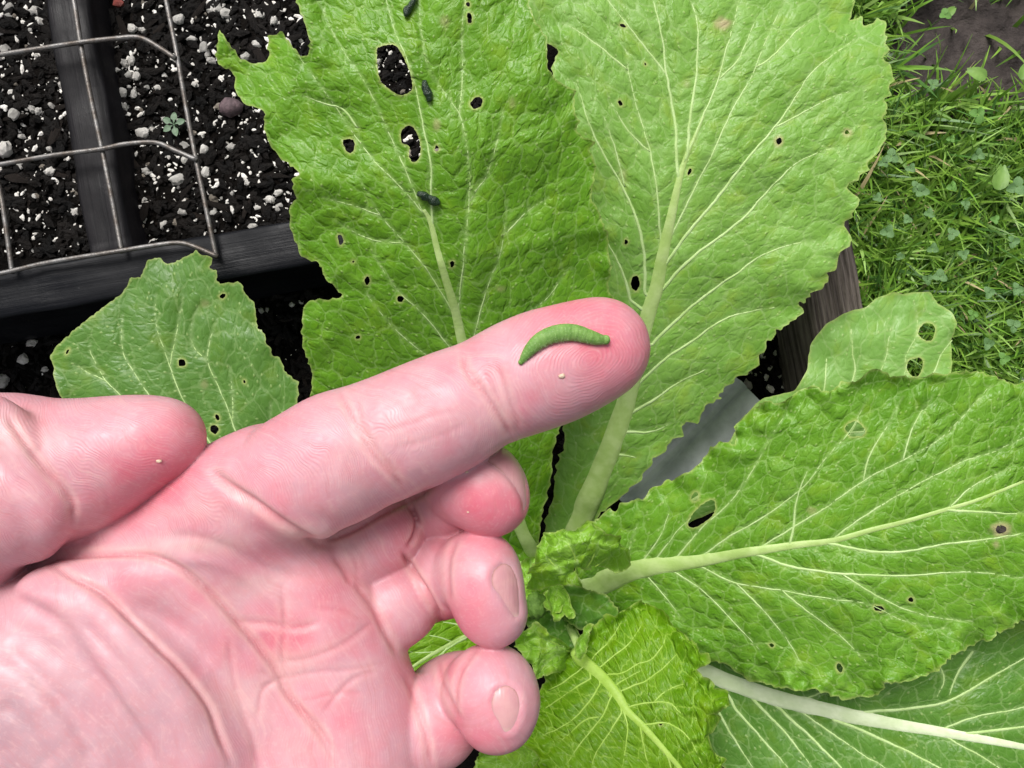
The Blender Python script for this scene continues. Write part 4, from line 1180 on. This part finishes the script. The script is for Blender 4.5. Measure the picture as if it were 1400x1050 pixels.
# lips of the skin folds: life line, thumb mound
chain_sdf(SD, [(110, 800, 4, 36), (160, 792, 10, 36), (212, 794, 10, 36), (262, 818, 2, 36), (300, 852, -6, 36), (330, 892, -12, 36), (356, 936, -16, 36), (392, 992, -16, 36), (425, 1050, -20, 38)], 24, 10)
chain_sdf(SD, [(60, 812, 26, 34), (105, 828, 34, 34), (155, 864, 40, 34), (212, 922, 42, 36), (258, 985, 38, 38), (284, 1050, 28, 38)], 30, 10)
# middle finger
chain_sdf(SD, [(395, 795, -125, 72), (455, 768, -122, 63), (500, 744, -120, 58), (530, 728, -122, 53)], 5, 8)
chain_sdf(SD, [(560, 712, -178, 50), (595, 694, -158, 51), (625, 680, -118, 51)], 2, 8)
chain_sdf(SD, [(634, 664, -92, 54), (652, 662, -68, 58), (664, 672, -58, 55), (676, 686, -57, 44)], 3, 10)
# ring finger
chain_sdf(SD, [(430, 885, -125, 72), (490, 852, -122, 60), (530, 832, -120, 57), (549, 822, -122, 54)], 5, 8)
chain_sdf(SD, [(570, 795, -180, 57), (595, 787, -160, 58), (618, 785, -116, 56)], 2, 8)
chain_sdf(SD, [(640, 784, -86, 52), (656, 780, -58, 51), (663, 804, -48, 50), (671, 832, -48, 45), (677, 842, -48, 40)], 3, 10)
# little finger
chain_sdf(SD, [(495, 1030, -118, 80), (550, 1005, -108, 66), (582, 990, -106, 64), (598, 985, -108, 60)], 5, 8)
chain_sdf(SD, [(604, 962, -164, 56), (622, 952, -142, 55), (638, 946, -102, 53)], 2, 8)
chain_sdf(SD, [(654, 946, -74, 52), (672, 942, -48, 57), (680, 960, -42, 54), (678, 978, -44, 49)], 3, 10)
# index finger
chain_sdf(SD, [(412, 650, 2, 87), (450, 633, 4, 89)], 5, 14, sub=1)
chain_sdf(SD, [(430, 642, 2, 87), (468, 623, 3, 88), (502, 609, -5, 82), (536, 597, 1, 83), (578, 579, 4, 82), (622, 558, 1, 79), (666, 536, -8, 72.5), (702, 520, 0, 76), (735, 507, 4, 78), (768, 496, 2, 76.5), (800, 484, -3, 71), (822, 475, -8, 66.5)], 4, 8)
# fold of the index base against the palm
chain_sdf(SD, [(330, 642, 34, 26), (364, 668, 48, 28), (405, 696, 44, 28), (436, 708, 30, 30)], 10, 8)
# thumb: distal pad, fold, base
TD = np.full(SD.shape, 500.0, np.float32)
chain_sdf(TD, [(228, 598, 8, 51), (200, 604, 9, 60), (160, 618, 3, 74), (115, 635, -10, 88), (60, 648, -28, 101), (0, 652, -42, 113), (-80, 670, -50, 118)], 1, 10)
chain_sdf(TD, [(12, 688, 30, 84), (-30, 690, 18, 100), (-90, 745, -25, 115), (-160, 830, -60, 125)], 5, 10)
chain_sdf(TD, [(-10, 570, 60, 30), (28, 606, 62, 32), (56, 655, 60, 34), (66, 698, 52, 34), (48, 734, 30, 34)], 10, 8)
SD = smin(SD, TD, 2.5)
del TD

def surface_nets(D):
    nx, ny, nz = D.shape
    ins = D < 0
    cell = np.zeros((nx - 1, ny - 1, nz - 1), np.uint8)
    for a in (0, 1):
        for b in (0, 1):
            for c in (0, 1):
                cell += ins[a:nx - 1 + a, b:ny - 1 + b, c:nz - 1 + c]
    act = (cell > 0) & (cell < 8)
    I = np.argwhere(act)
    idm = -np.ones(act.shape, np.int64); idm[act] = np.arange(len(I))
    acc = np.zeros((len(I), 3)); cnt = np.zeros(len(I))
    cs = [(a, b, c) for a in (0, 1) for b in (0, 1) for c in (0, 1)]
    G = (gx_, gy_, gz_)
    for i, p in enumerate(cs):
        for q in cs[i + 1:]:
            if sum(abs(np.array(p) - np.array(q))) != 1: continue
            d0 = D[I[:, 0] + p[0], I[:, 1] + p[1], I[:, 2] + p[2]]; d1 = D[I[:, 0] + q[0], I[:, 1] + q[1], I[:, 2] + q[2]]
            m = (d0 < 0) != (d1 < 0)
            t = np.where(m, d0 / np.where(m, d0 - d1, 1), 0)
            for ax in range(3):
                c0 = G[ax][I[:, ax] + p[ax]]; c1 = G[ax][I[:, ax] + q[ax]]
                acc[:, ax] += np.where(m, c0 + (c1 - c0) * t, 0)
            cnt += m
    V = acc / cnt[:, None]
    F = []
    for ax in range(3):
        o1, o2 = (ax + 1) % 3, (ax + 2) % 3
        sl0 = [slice(None)] * 3; sl1 = [slice(None)] * 3
        sl0[ax] = slice(0, -1); sl1[ax] = slice(1, None)
        ch = ins[tuple(sl0)] != ins[tuple(sl1)]
        E = np.argwhere(ch)
        ok = (E[:, o1] > 0) & (E[:, o2] > 0) & (E[:, o1] < D.shape[o1] - 1) & (E[:, o2] < D.shape[o2] - 1)
        E = E[ok]
        fl = ins[E[:, 0], E[:, 1], E[:, 2]]
        def cid(d1, d2):
            J = E.copy(); J[:, o1] -= d1; J[:, o2] -= d2
            return idm[J[:, 0], J[:, 1], J[:, 2]]
        q = np.stack([cid(1, 1), cid(0, 1), cid(0, 0), cid(1, 0)], -1)
        q[~fl] = q[~fl][:, ::-1]
        F.append(q)
    return V, np.vstack(F)
HVt, HF = surface_nets(SD)
# relax the net a little
def relax(V, F, it, lam=0.5):
    e = np.vstack([F[:, [0, 1]], F[:, [1, 2]], F[:, [2, 3]], F[:, [3, 0]]])
    deg = np.bincount(e.ravel(), minlength=len(V)).astype(float)
    for _ in range(it):
        s = np.zeros_like(V)
        for ax in range(3):
            s[:, ax] = np.bincount(e[:, 0], V[e[:, 1], ax], len(V)) + np.bincount(e[:, 1], V[e[:, 0], ax], len(V))
        V = V + lam * (s / deg[:, None] - V)
    return V
HVt = relax(HVt, HF, 3)
def normals(V, F):
    n = np.cross(V[F[:, 2]] - V[F[:, 0]], V[F[:, 3]] - V[F[:, 1]])
    N = np.zeros_like(V)
    for k in range(4):
        for ax in range(3):
            N[:, ax] += np.bincount(F[:, k], n[:, ax], len(V))
    return N / (np.linalg.norm(N, axis=1)[:, None] + 1e-9)
HN = normals(HVt, HF)
if (HN[:, 2] * (HVt[:, 2] - HVt[:, 2].mean())).mean() < 0:
    HF = HF[:, ::-1]; HN = -HN
def hpx(V):
    q = 1 - V[:, 2] * K
    return 700 + V[:, 0] / q, 525 - V[:, 1] / q
hx, hy = hpx(HVt)
front = np.clip(HN[:, 2] * 1.6 + 0.25, 0, 1)

# folds and creases in the skin: (line, half width, depth); negative digs in, positive bulges out
CR = [
    # index: DIP folds
    ([(632, 479), (639, 507), (663, 538), (684, 572), (701, 601)], 4.0, -3.2), ([(677, 497), (688, 522), (697, 551), (711, 588)], 3.5, -2.0),
    ([(645, 492), (662, 520), (688, 560), (702, 590)], 9, 1.6), ([(655, 500), (678, 540), (694, 570)], 3, -1.0),
    # index: PIP folds
    ([(464, 534), (474, 555), (490, 585), (509, 620), (535, 648), (556, 672)], 4.0, -3.2), ([(487, 545), (495, 580), (520, 620), (549, 655)], 3.2, -2.0),
    ([(476, 545), (492, 590), (516, 628), (545, 660)], 8, 1.5), ([(498, 590), (512, 615), (530, 640)], 3, -1.2),
    # index: fine lengthwise lines on the middle phalanx
    ([(525, 590), (560, 580), (600, 566), (622, 560)], 2.6, -0.7), ([(540, 612), (590, 600), (640, 578)], 2.6, -0.6), ([(520, 560), (560, 545), (610, 535)], 2.6, -0.5),
    # index base fold against the palm
    ([(284, 640), (310, 662), (350, 690), (400, 724), (428, 740), (452, 748)], 6, -7.0), ([(300, 675), (350, 710), (410, 748)], 10, 2.0),
    # thumb fold
    ([(8, 566), (30, 600), (60, 640), (88, 672), (100, 695), (97, 722)], 6, -4.0), ([(45, 610), (75, 650), (104, 690)], 16, -2.0),
    ([(58, 560), (80, 590), (100, 610)], 7, -1.2), ([(140, 665), (146, 680), (150, 698)], 3, -0.6),
    # life line and the folds of the thumb mound
    ([(66, 768), (110, 758), (160, 757), (205, 760), (245, 775), (285, 808), (320, 845), (350, 880), (376, 915), (392, 948), (415, 975), (440, 1005), (462, 1050)], 4.5, -6.0),
    ([(200, 748), (245, 760), (290, 792), (335, 838), (370, 880)], 14, 3.0), ([(150, 775), (220, 785), (280, 830), (330, 890)], 20, 2.5),
    ([(65, 768), (100, 790), (140, 812), (175, 845), (215, 885), (250, 920), (285, 965), (300, 1005), (318, 1050)], 5, -5.0),
    ([(96, 800), (150, 838), (200, 890), (245, 940), (270, 1000)], 16, 2.6),
    ([(0, 812), (40, 830), (80, 855), (115, 900), (150, 950), (185, 1000), (208, 1050)], 12, -7.0),
    ([(100, 840), (150, 890), (195, 945), (235, 1005), (262, 1050)], 10, -2.5), ([(60, 845), (130, 905), (180, 970), (215, 1030)], 14, 2.5),
    ([(0, 880), (50, 925), (100, 985), (130, 1050)], 14, -3.5), ([(0, 960), (40, 1000), (70, 1050)], 14, -3.0),
    ([(312, 870), (316, 920), (330, 970), (345, 1010), (352, 1050)], 5, -1.6), ([(355, 915), (375, 930), (358, 945), (350, 985)], 3, -1.6),
    # distal palm lines
    ([(225, 735), (270, 735), (320, 755), (370, 780), (420, 790), (460, 790)], 7, -2.2), ([(240, 760), (300, 770), (350, 800), (390, 840)], 8, 2.0),
    ([(322, 850), (355, 850), (400, 858), (440, 850)], 6, -2.0), ([(385, 800), (388, 850), (385, 900), (398, 950), (420, 985), (455, 1030)], 3.2, -1.8),
    ([(380, 905), (420, 900), (470, 880), (510, 850)], 4, -1.4), ([(350, 940), (420, 920), (480, 915), (530, 905)], 3, -1.2), ([(440, 975), (480, 930), (520, 915)], 3, -1.5),
    ([(480, 800), (470, 780), (455, 762)], 4, -2.0), ([(410, 960), (450, 950), (500, 945)], 2.6, -0.9), ([(430, 830), (470, 835), (500, 850)], 2.6, -0.9),
    ([(549, 754), (566, 782), (586, 815), (604, 850)], 3.2, -7), ([(560, 690), (570, 712), (566, 735), (556, 748)], 3.2, -6), ([(440, 742), (480, 726), (520, 704), (560, 684), (598, 662)], 3.5, -4),
    # folds at the roots of the curled fingers
    ([(484, 795), (510, 830), (530, 870), (545, 898)], 5, -3.0), ([(552, 922), (566, 950), (580, 1000), (590, 1050)], 5, -3.0),
    # middle finger: folds
    ([(466, 745), (482, 762), (490, 788)], 3.0, -1.6), ([(478, 740), (494, 760), (502, 782)], 2.6, -1.2),
    # ring and little tip folds
    ([(626, 735), (615, 760), (612, 790), (616, 825)], 4, -2.5), ([(655, 884), (634, 910), (624, 940), (624, 970)], 4, -2.5),
    ([(600, 902), (602, 925), (612, 950), (628, 985)], 4, -3.0),
]
disp = np.zeros(len(HVt)); crease = np.zeros(len(HVt)); ridgep = np.zeros(len(HVt))
for ln, w, dp in CR:
    L = smooth_line(ln, 6)
    bb = (hx > L[:, 0].min() - 4 * w) & (hx < L[:, 0].max() + 4 * w) & (hy > L[:, 1].min() - 4 * w) & (hy < L[:, 1].max() + 4 * w) & (HN[:, 2] > -0.1)
    d, t = dist_poly(hx[bb], hy[bb], L)
    fade = np.clip(np.minimum(t, 1 - t) * 8 + 0.15, 0, 1)
    disp[bb] += 1.1 * dp * np.exp(-(d / w) ** 2) * fade
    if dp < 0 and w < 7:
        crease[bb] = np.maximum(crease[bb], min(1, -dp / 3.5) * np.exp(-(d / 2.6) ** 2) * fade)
        ridgep[bb] = np.maximum(ridgep[bb], min(1, -dp / 3.5) * np.exp(-((d - 7) / 4.0) ** 2) * fade)
# soft irregular flesh
disp += 1.6 * fbm(hx / 60, hy / 60, 301, 2) + 0.35 * fbm(hx / 22, hy / 22, 305, 2)
# nail beds
NAILS = {
    'ring': [(670, 775), (684, 764), (698, 769), (708, 790), (711, 818), (711, 843), (703, 848), (691, 834), (680, 816), (669, 803), (666, 789)],
    'little': [(666, 957), (674, 939), (690, 931), (706, 940), (712, 960), (708, 984), (698, 1001), (687, 1004), (677, 988), (668, 972)],
    'middle': [(664, 631), (678, 640), (692, 652), (704, 668), (712, 684), (716, 700), (721, 690), (719, 655), (709, 622), (697, 606), (684, 612), (672, 622)],
}
for nm, poly in NAILS.items():
    if nm != 'middle':
        pl = np.array(poly, float); c_ = pl.mean(0) + np.array([2.0, 1.0]); poly = [tuple(q) for q in (pl - pl.mean(0)) * 0.9 + c_]; NAILS[nm] = poly
    pl = np.array(poly)
    bb = (hx > pl[:, 0].min() - 20) & (hx < pl[:, 0].max() + 20) & (hy > pl[:, 1].min() - 20) & (hy < pl[:, 1].max() + 20) & (HN[:, 2] > -0.3)
    d, _ = dist_poly(hx[bb], hy[bb], pl, True)
    ii = inside(hx[bb], hy[bb], pl)
    dd = np.where(ii, d, -d)
    disp[bb] += -2.0 * np.clip((dd + 2) / 4, 0, 1) + 1.0 * np.exp(-((dd + 7) / 5.0) ** 2)
HVt = HVt + HN * (disp * front)[:, None]
HVt = relax(HVt, HF, 1, 0.3)
HN = normals(HVt, HF)
hx, hy = hpx(HVt)

# skin tone: (px, py, radius x, radius y, amount) of redness and of pale, bloodless skin
RED = [(800, 450, 80, 60, 0.9), (850, 500, 50, 60, 0.6), (760, 540, 60, 50, .35), (670, 690, 60, 50, 1.0), (700, 700, 30, 40, .6), (640, 840, 60, 60, 0.7), (650, 860, 40, 30, .5), (650, 1000, 60, 50, .6), (640, 930, 40, 50, .4),
       (215, 640, 90, 60, 0.85), (160, 690, 90, 40, .6), (250, 600, 50, 40, .5), (385, 870, 80, 50, 0.75), (440, 820, 60, 60, .55), (320, 880, 60, 40, .4), (430, 1000, 80, 60, .45), (330, 760, 80, 30, .35), (390, 600, 60, 40, .3),
       (360, 660, 70, 40, .25), (560, 740, 80, 80, .25), (400, 700, 60, 40, .4), (220, 800, 90, 40, .35), (620, 500, 60, 40, .3)]
PALE = [(430, 735, 60, 16, 0.8), (270, 745, 90, 14, 0.6), (360, 800, 60, 20, 0.4), (395, 905, 40, 22, 0.6), (330, 960, 60, 40, .35), (420, 1020, 50, 40, .3), (20, 600, 60, 40, .4), (530, 560, 60, 40, .25),
        (480, 620, 24, 40, .3), (690, 545, 18, 40, .3), (700, 630, 26, 40, .6), (700, 800, 18, 40, .4), (300, 700, 60, 20, .3)]
def blob(lst):
    a = np.zeros(len(hx))
    for cx, cy, rx, ry, k in lst:
        a = np.maximum(a, k * np.exp(-((hx - cx) / rx) ** 2 - ((hy - cy) / ry) ** 2))
    return a
red = np.clip(blob(RED) + 0.42 * fbm(hx / 34, hy / 34, 401, 4), 0, 1); pale = np.clip(blob(PALE) + 0.26 * fbm(hx / 45, hy / 26, 402, 4), 0, 1)
shade_mottle = np.clip(0.75 * np.exp(-((hx - 20) / 260) ** 2 - ((hy - 1010) / 170) ** 2) + 0.18 * fbm(hx / 70, hy / 70, 405, 3), 0, 1)  # shade over the lower-left palm painted into the skin colour, plus random mottling
BASE = np.array([0.56, 0.288, 0.332]); REDC = np.array([0.60, 0.128, 0.182]); PALC = np.array([0.61, 0.415, 0.385]); BLU = np.array([0.36, 0.23, 0.262])
colr = BASE[None] * (1 - red)[:, None] + REDC[None] * red[:, None]
colr = colr * (1 - pale * 0.8)[:, None] + PALC[None] * (pale * 0.8)[:, None]
colr = colr * (1 - shade_mottle)[:, None] + BLU[None] * shade_mottle[:, None]
colr = colr * (1 - 0.4 * ridgep)[:, None] + np.array([0.66, 0.43, 0.39])[None] * (0.4 * ridgep)[:, None]
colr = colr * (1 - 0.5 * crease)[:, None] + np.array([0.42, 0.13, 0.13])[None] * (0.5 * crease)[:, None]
# friction ridge phase (a smooth scalar; the material turns it into fine ridges)
ca, sa = math.cos(math.radians(-22)), math.sin(math.radians(-22))
u = (hx - 805) * ca + (hy - 492) * sa; v_ = -(hx - 805) * sa + (hy - 492) * ca
wob = 14 * noise2(hx / 45, hy / 45, 501) + 5 * noise2(hx / 18, hy / 18, 502)
ph_tip = np.hypot(u / 1.35 + 0.2 * v_, v_) + wob * 0.5
ph_fing = u + 0.0009 * v_ ** 2 * 10 + wob
ut = (hx - 150) * 0.86 + (hy - 650) * 0.5
ph_thumb = -(hx - 150) * 0.5 + (hy - 650) * 0.86 + 0.0015 * ut ** 2 + wob
ph_palm = (hx - 380) * 0.35 + (hy - 760) * 0.94 + wob * 2.0
ph = np.where(hx > 690, ph_tip, ph_fing)
ph = np.where((hy > 0.43 * (430 - hx) + 690) & (hx < 640), ph_palm, ph)
ph = np.where((hx < 285) & (hy < 770 - 0.55 * hx), ph_thumb, ph)
tipm = (hx > 590) & (hy > 625)
ph = np.where(tipm, np.hypot(hx - 640, (hy - 690 - 120 * np.round((hy - 690) / 125))) + wob * .5, ph)
rr_ = np.hypot(hx + 20, hy - 1120); th_ = np.arctan2(hy - 1120, hx + 20) * 300
ph_palm = rr_ + 0.6 * wob
al = np.where(hx > 690, 0.6 * v_, v_)
ph = np.where((hy > 0.43 * (430 - hx) + 690) & (hx < 640), ph_palm, ph)
al = np.where((hy > 0.43 * (430 - hx) + 690) & (hx < 640), th_, al)
m3 = (hx < 285) & (hy < 770 - 0.55 * hx)
ph = np.where(m3, ph_thumb, ph); al = np.where(m3, ut, al)
ph = np.where(tipm, np.hypot(hx - 640, (hy - 690 - 120 * np.round((hy - 690) / 125))) + wob * .5, ph); al = np.where(tipm, hy, al)
rid = np.zeros(len(hx), int)
rid[hx > 690] = 1
rid[(hy > 0.43 * (430 - hx) + 690) & (hx < 640)] = 2
rid[(hx < 285) & (hy < 770 - 0.55 * hx)] = 3
rid[tipm] = 4 + np.round((hy[tipm] - 690) / 125).astype(int)
seam = np.ones((len(hx), 3))
q_ = rid[HF]; bad = (q_.max(1) != q_.min(1)); seam[np.unique(HF[bad])] = 0
for _ in range(5):
    q3 = relax(seam, HF, 1, 1.0); seam = np.minimum(seam, q3)
ridge_amp = seam[:, 0] ** 2 * np.clip(1.0 - 0.8 * np.exp(-((hx - 100) / 170) ** 2 - ((hy - 960) / 170) ** 2), 0.1, 1) * np.where(hx < -60, 0.1, 1) * np.where(tipm, 0.3, 1) * np.where(rid == 2, 0.5, 1)

def skin_mat():
    t = NT('skin')
    col = t.attr('tone').outputs['Color']
    co = t.n('ShaderNodeTexCoord').outputs['Object']
    n1 = t.noise(co, 420, 2, 0.6); n2 = t.noise(co, 1500, 2)
    c = t.mix(t.ramp(n1.outputs[0], 0.35, 0.7, 0, 0.16), col, (0.62, 0.22, 0.23))
    c = t.mix(t.ramp(n2.outputs[0], 0.5, 0.75, 0, 0.12), c, (0.74, 0.55, 0.50))
    ph = t.attr('ridge').outputs['Fac']; am = t.attr('ridge_amp').outputs['Fac']
    sn = t.math('SINE', t.math('MULTIPLY', ph, 2 * math.pi / 3.9))
    brk = t.ramp(t.noise(co, 700, 1).outputs[0], 0.3, 0.65, 0.25, 1.0)
    rd = t.math('MULTIPLY', t.math('MULTIPLY', sn, am), brk)
    cv = t.n('ShaderNodeCombineXYZ'); t.l(t.math('MULTIPLY', ph, 0.11), cv.inputs[0]); t.l(t.math('MULTIPLY', t.attr('along').outputs['Fac'], 0.012), cv.inputs[1])
    wr = t.noise(cv.outputs[0], 1.0, 4, 0.6)
    wrk = t.math('MULTIPLY', t.ramp(wr.outputs[0], 0.30, 0.56), am)
    h = t.math('ADD', t.math('MULTIPLY', rd, 0.16), t.math('MULTIPLY', wrk, 0.24))
    c = t.mix(t.math('MULTIPLY', t.ramp(wr.outputs[0], 0.30, 0.50, 1, 0), 0.20), c, (0.48, 0.16, 0.17))
    c = t.mix(t.math('MULTIPLY', t.ramp(wr.outputs[0], 0.54, 0.72), 0.2), c, (0.70, 0.47, 0.42))
    b = t.bump(h, 0.000085)
    n3 = t.noise(co, 260, 2)
    b = t.bump(n3.outputs[0], 0.00012, 1.0, b)
    c = t.mix(t.math('MULTIPLY', t.ramp(rd, -0.2, 1.0), 0.07), c, (0.80, 0.55, 0.54))
    rg = t.ramp(n1.outputs[0], 0.3, 0.7, 0.38, 0.5)
    p = t.principled(c, rg, 0.42, b)
    p.subsurface_method = 'RANDOM_WALK'
    p.inputs['Subsurface Weight'].default_value = 0.3
    p.inputs['Subsurface Radius'].default_value = (1.0, 0.36, 0.28)
    p.inputs['Subsurface Scale'].default_value = 0.0014
    return t.finish(p.outputs[0])
M['skin'] = skin_mat()
def hworld(V):
    W = np.asarray(V, float) * S0
    W[:, 2] = W[:, 2] + CAMZ - D0
    return W
HW = hworld(HVt)
ho = np.array(PV(250, 900, CAMZ - D0 - 0.02))
hand = mk('hand', HW, HF, M['skin'], None, ho)
cattr(hand, 'tone', colr); attr(hand, 'ridge', ph); attr(hand, 'along', al); attr(hand, 'ridge_amp', ridge_amp)
tag(hand, 'bare left hand, palm up, index finger stretched out under a green caterpillar', 'hand')
BV = BVHTree.FromPolygons([tuple(v) for v in HW], [tuple(int(k) for k in f) for f in HF])
CAMV = Vector((0, 0, CAMZ))
def on_hand(px, py):
    d = (PV(px, py, CAMZ - D0) - CAMV).normalized()
    loc, nor, idx, dist = BV.ray_cast(CAMV, d)
    if loc is None: return None, None
    if nor.z < 0: nor = -nor
    return loc, nor

# nails
def nail_mat():
    t = NT('nail')
    co = t.n('ShaderNodeTexCoord').outputs['Object']
    n1 = t.noise(co, 300, 3)
    c = t.mix(t.ramp(n1.outputs[0], 0.3, 0.7), (0.52, 0.255, 0.275), (0.57, 0.31, 0.31))
    c = t.mix(t.attr('free_edge').outputs['Fac'], c, (0.60, 0.42, 0.36))
    c = t.mix(t.attr('cuticle').outputs['Fac'], c, (0.30, 0.13, 0.09))
    mp = t.n('ShaderNodeMapping'); mp.inputs['Scale'].default_value = (2600, 300, 300); t.l(co, mp.inputs['Vector'])
    n2 = t.noise(mp.outputs[0], 1.0, 2)
    p = t.principled(c, 0.28, 0.5, t.bump(n2.outputs[0], 0.00006))
    p.inputs['Subsurface Weight'].default_value = 0.2
    p.inputs['Subsurface Radius'].default_value = (1.0, 0.4, 0.3)
    p.inputs['Subsurface Scale'].default_value = 0.0015
    return t.finish(p.outputs[0])
M['nail'] = nail_mat()
def nail(poly, label):
    out = smooth_line(list(poly) + [poly[0]], 2.2)[:-1, :2]
    x0, y0 = out.min(0); x1, y1 = out.max(0)
    gx, gy = np.meshgrid(np.arange(x0, x1, 2.4), np.arange(y0, y1, 2.4)); gx, gy = gx.ravel(), gy.ravel()
    m = inside(gx, gy, out); gx, gy = gx[m], gy[m]
    d, _ = dist_poly(gx, gy, out, True); m = d > 1.2; gx, gy = gx[m], gy[m]
    pts = [Vector(p) for p in out] + [Vector((a, b)) for a, b in zip(gx, gy)]
    vv, ee, ff, *_ = delaunay_2d_cdt(pts, [(i, (i + 1) % len(out)) for i in range(len(out))], [], 1, 1e-4)
    V2 = np.array([v[:] for v in vv]); F = np.array([f[:3] for f in ff])
    d, _ = dist_poly(V2[:, 0], V2[:, 1], out, True)
    W = np.zeros((len(V2), 3)); ok = np.ones(len(V2), bool)
    for i, (a, b) in enumerate(V2):
        loc, nor = on_hand(a, b)
        if loc is None: ok[i] = False; continue
        W[i] = np.array(loc) + np.array(nor) * S0 * (-0.8 + 2.6 * (1 - math.exp(-d[i] / 4.0)))
    F = F[ok[F].all(1)]
    e1 = V2[F[:, 1]] - V2[F[:, 0]]; e2 = V2[F[:, 2]] - V2[F[:, 0]]
    fl = (e1[:, 0] * e2[:, 1] - e1[:, 1] * e2[:, 0]) > 0
    F[fl] = F[fl][:, ::-1]
    W[~ok] = W[ok].mean(0)
    o = mk('nail', W, F, M['nail'], hand, ho)
    fe = np.maximum(np.clip((V2[:, 1] - (V2[:, 1].max() - 9)) / 8, 0, 1) * 0.8, 0)
    attr(o, 'cuticle', np.exp(-(d / 2.2) ** 2) * np.clip((V2[:, 1].mean() + 12 - V2[:, 1]) / 20, 0.15, 1))
    attr(o, 'free_edge', fe)
    o['label'] = label
nail(NAILS['ring'], 'short nail of the curled ring finger')
nail(NAILS['little'], 'short nail of the curled little finger')
nail(NAILS['middle'], 'nail seen edge on at the curled middle fingertip')

# ------------------------------------------------------------------ caterpillar on the fingertip
def cat_mat():
    t = NT('caterpillar')
    co = t.n('ShaderNodeTexCoord').outputs['Object']
    n1 = t.noise(co, 700, 4); n2 = t.noise(co, 3200, 3)
    c = t.mix(t.ramp(n1.outputs[0], 0.3, 0.7), (0.105, 0.225, 0.040), (0.175, 0.310, 0.075))
    c = t.mix(t.ramp(n2.outputs[0], 0.55, 0.72, 0, 0.55), c, (0.30, 0.42, 0.17))
    p = t.principled(c, 0.55, 0.3, t.bump(n2.outputs[0], 0.00009))
    p.inputs['Subsurface Weight'].default_value = 0.2
    p.inputs['Subsurface Radius'].default_value = (0.5, 1.0, 0.2)
    p.inputs['Subsurface Scale'].default_value = 0.001
    return t.finish(p.outputs[0])
M['cat'] = cat_mat()
cl = smooth_line([(713, 494, 4.5), (723, 480, 9.5), (735, 468, 12.5), (750, 459.5, 13.8), (768, 455, 14.3), (786, 455, 13.6), (803, 459.5, 12), (817, 463.5, 10), (826, 464.5, 7.2)], 1.2)
n = len(cl); s = np.linspace(0, 1, n)
ring = 1 - 0.03 * np.abs(np.sin(s * math.pi * 26)) ** 5 - 0.02 * np.abs(np.sin(s * math.pi * 13)) ** 10
rad = cl[:, 2] * ring * 0.80
surf = [on_hand(a, b) for a, b in cl[:, :2]]
zz = np.array([q[0].z for q in surf])
zz = np.convolve(np.pad(zz, 6, 'edge'), np.ones(13) / 13, 'valid')
rw = rad * S0
pth = np.array([PV(a, b, z + r * 0.72) for (a, b, _), z, r in zip(cl, zz, rw)])
v, f = tube(pth, rw, 20, 0.86)
cato = empty('caterpillar', pth[n // 2])
tag(cato, 'small velvety green caterpillar arched on the index fingertip', 'caterpillar')
CO = np.array(cato.location)
mk('body', v, f, M['cat'], cato, CO)
def ellipsoid(c, r, mat, name, parent, origin, seed=0):
    V, F = rough_blob(2, seed, r[0], r[1], r[2], 0.02)
    return mk(name, V + np.array(c), F, mat, parent, origin)
ellipsoid(pth[-1] + np.array([0.0002, 0, 0]), (0.0008, 0.0008, 0.00072), M['cat'], 'head', cato, CO, 3)
ellipsoid(pth[0] + np.array([-0.0001, -0.0001, 0]), (0.00045, 0.00045, 0.0004), M['cat'], 'tail_end', cato, CO, 4)
for i in (int(n * .9), int(n * .84), int(n * .78), int(n * .58), int(n * .48), int(n * .38), int(n * .28), int(n * .05)):
    for sg in (-1, 1):
        T = pth[min(i + 1, n - 1)] - pth[i - 1]; T /= np.linalg.norm(T)
        sd_ = np.array([-T[1], T[0], 0]) * sg
        q = pth[i] + sd_ * rw[i] * 0.6 - np.array([0, 0, rw[i] * 0.6])
        ellipsoid(q, (0.00032, 0.00032, 0.00045), M['cat'], 'leg', cato, CO, 5 + i)
# short pale fuzz
hv, hf_ = [], []
for k in range(260):
    i = rng.integers(1, n - 1); a = rng.uniform(0.05, 0.95) * math.pi
    T = pth[i + 1] - pth[i - 1]; T /= np.linalg.norm(T)
    sd_ = np.array([-T[1], T[0], 0]); up = np.array([0, 0, 1.0])
    nn = sd_ * math.cos(a) + up * math.sin(a)
    q = pth[i] + nn * rw[i] * (0.98 if abs(math.cos(a)) > .5 else 0.86)
    w = T * 0.000014
    e = q + (nn + 0.4 * rng.normal(size=3)) * 0.00033
    b = len(hv); hv += [q - w, q + w, e]; hf_.append((b, b + 1, b + 2))
fz = mk('fuzz', np.array(hv), hf_, simple_mat('fuzz', (0.35, 0.48, 0.22), (0.42, 0.55, 0.3), 300, 0.6, 0.3, 0.0001), cato, CO, smooth=False)
fz['kind'] = 'stuff'
# crumbs of frass and sand stuck to the skin
M['crumbpale'] = simple_mat('pale_crumb', (0.62, 0.44, 0.30), (0.75, 0.6, 0.48), 900, 0.6, 0.4, 0.0002)
for px, py, r, lab in ((768, 514, 4.2, 'pale crumb on the index fingertip below the caterpillar'), (217, 630, 3.2, 'pale crumb stuck on the thumb pad'), (638, 645, 2.6, 'pale speck on the middle fingertip by the index finger'),
                       (640, 700, 1.6, 'tiny speck low on the middle fingertip')):
    loc, nor = on_hand(px, py)
    V, F = rough_blob(1, int(px), 1.2, .8, .6, 0.25)
    tag(mk('crumb', V * r * S0 + np.array(loc) + np.array(nor) * r * S0 * 0.2, F, M['crumbpale'], None, np.array(loc)), lab, 'crumb')
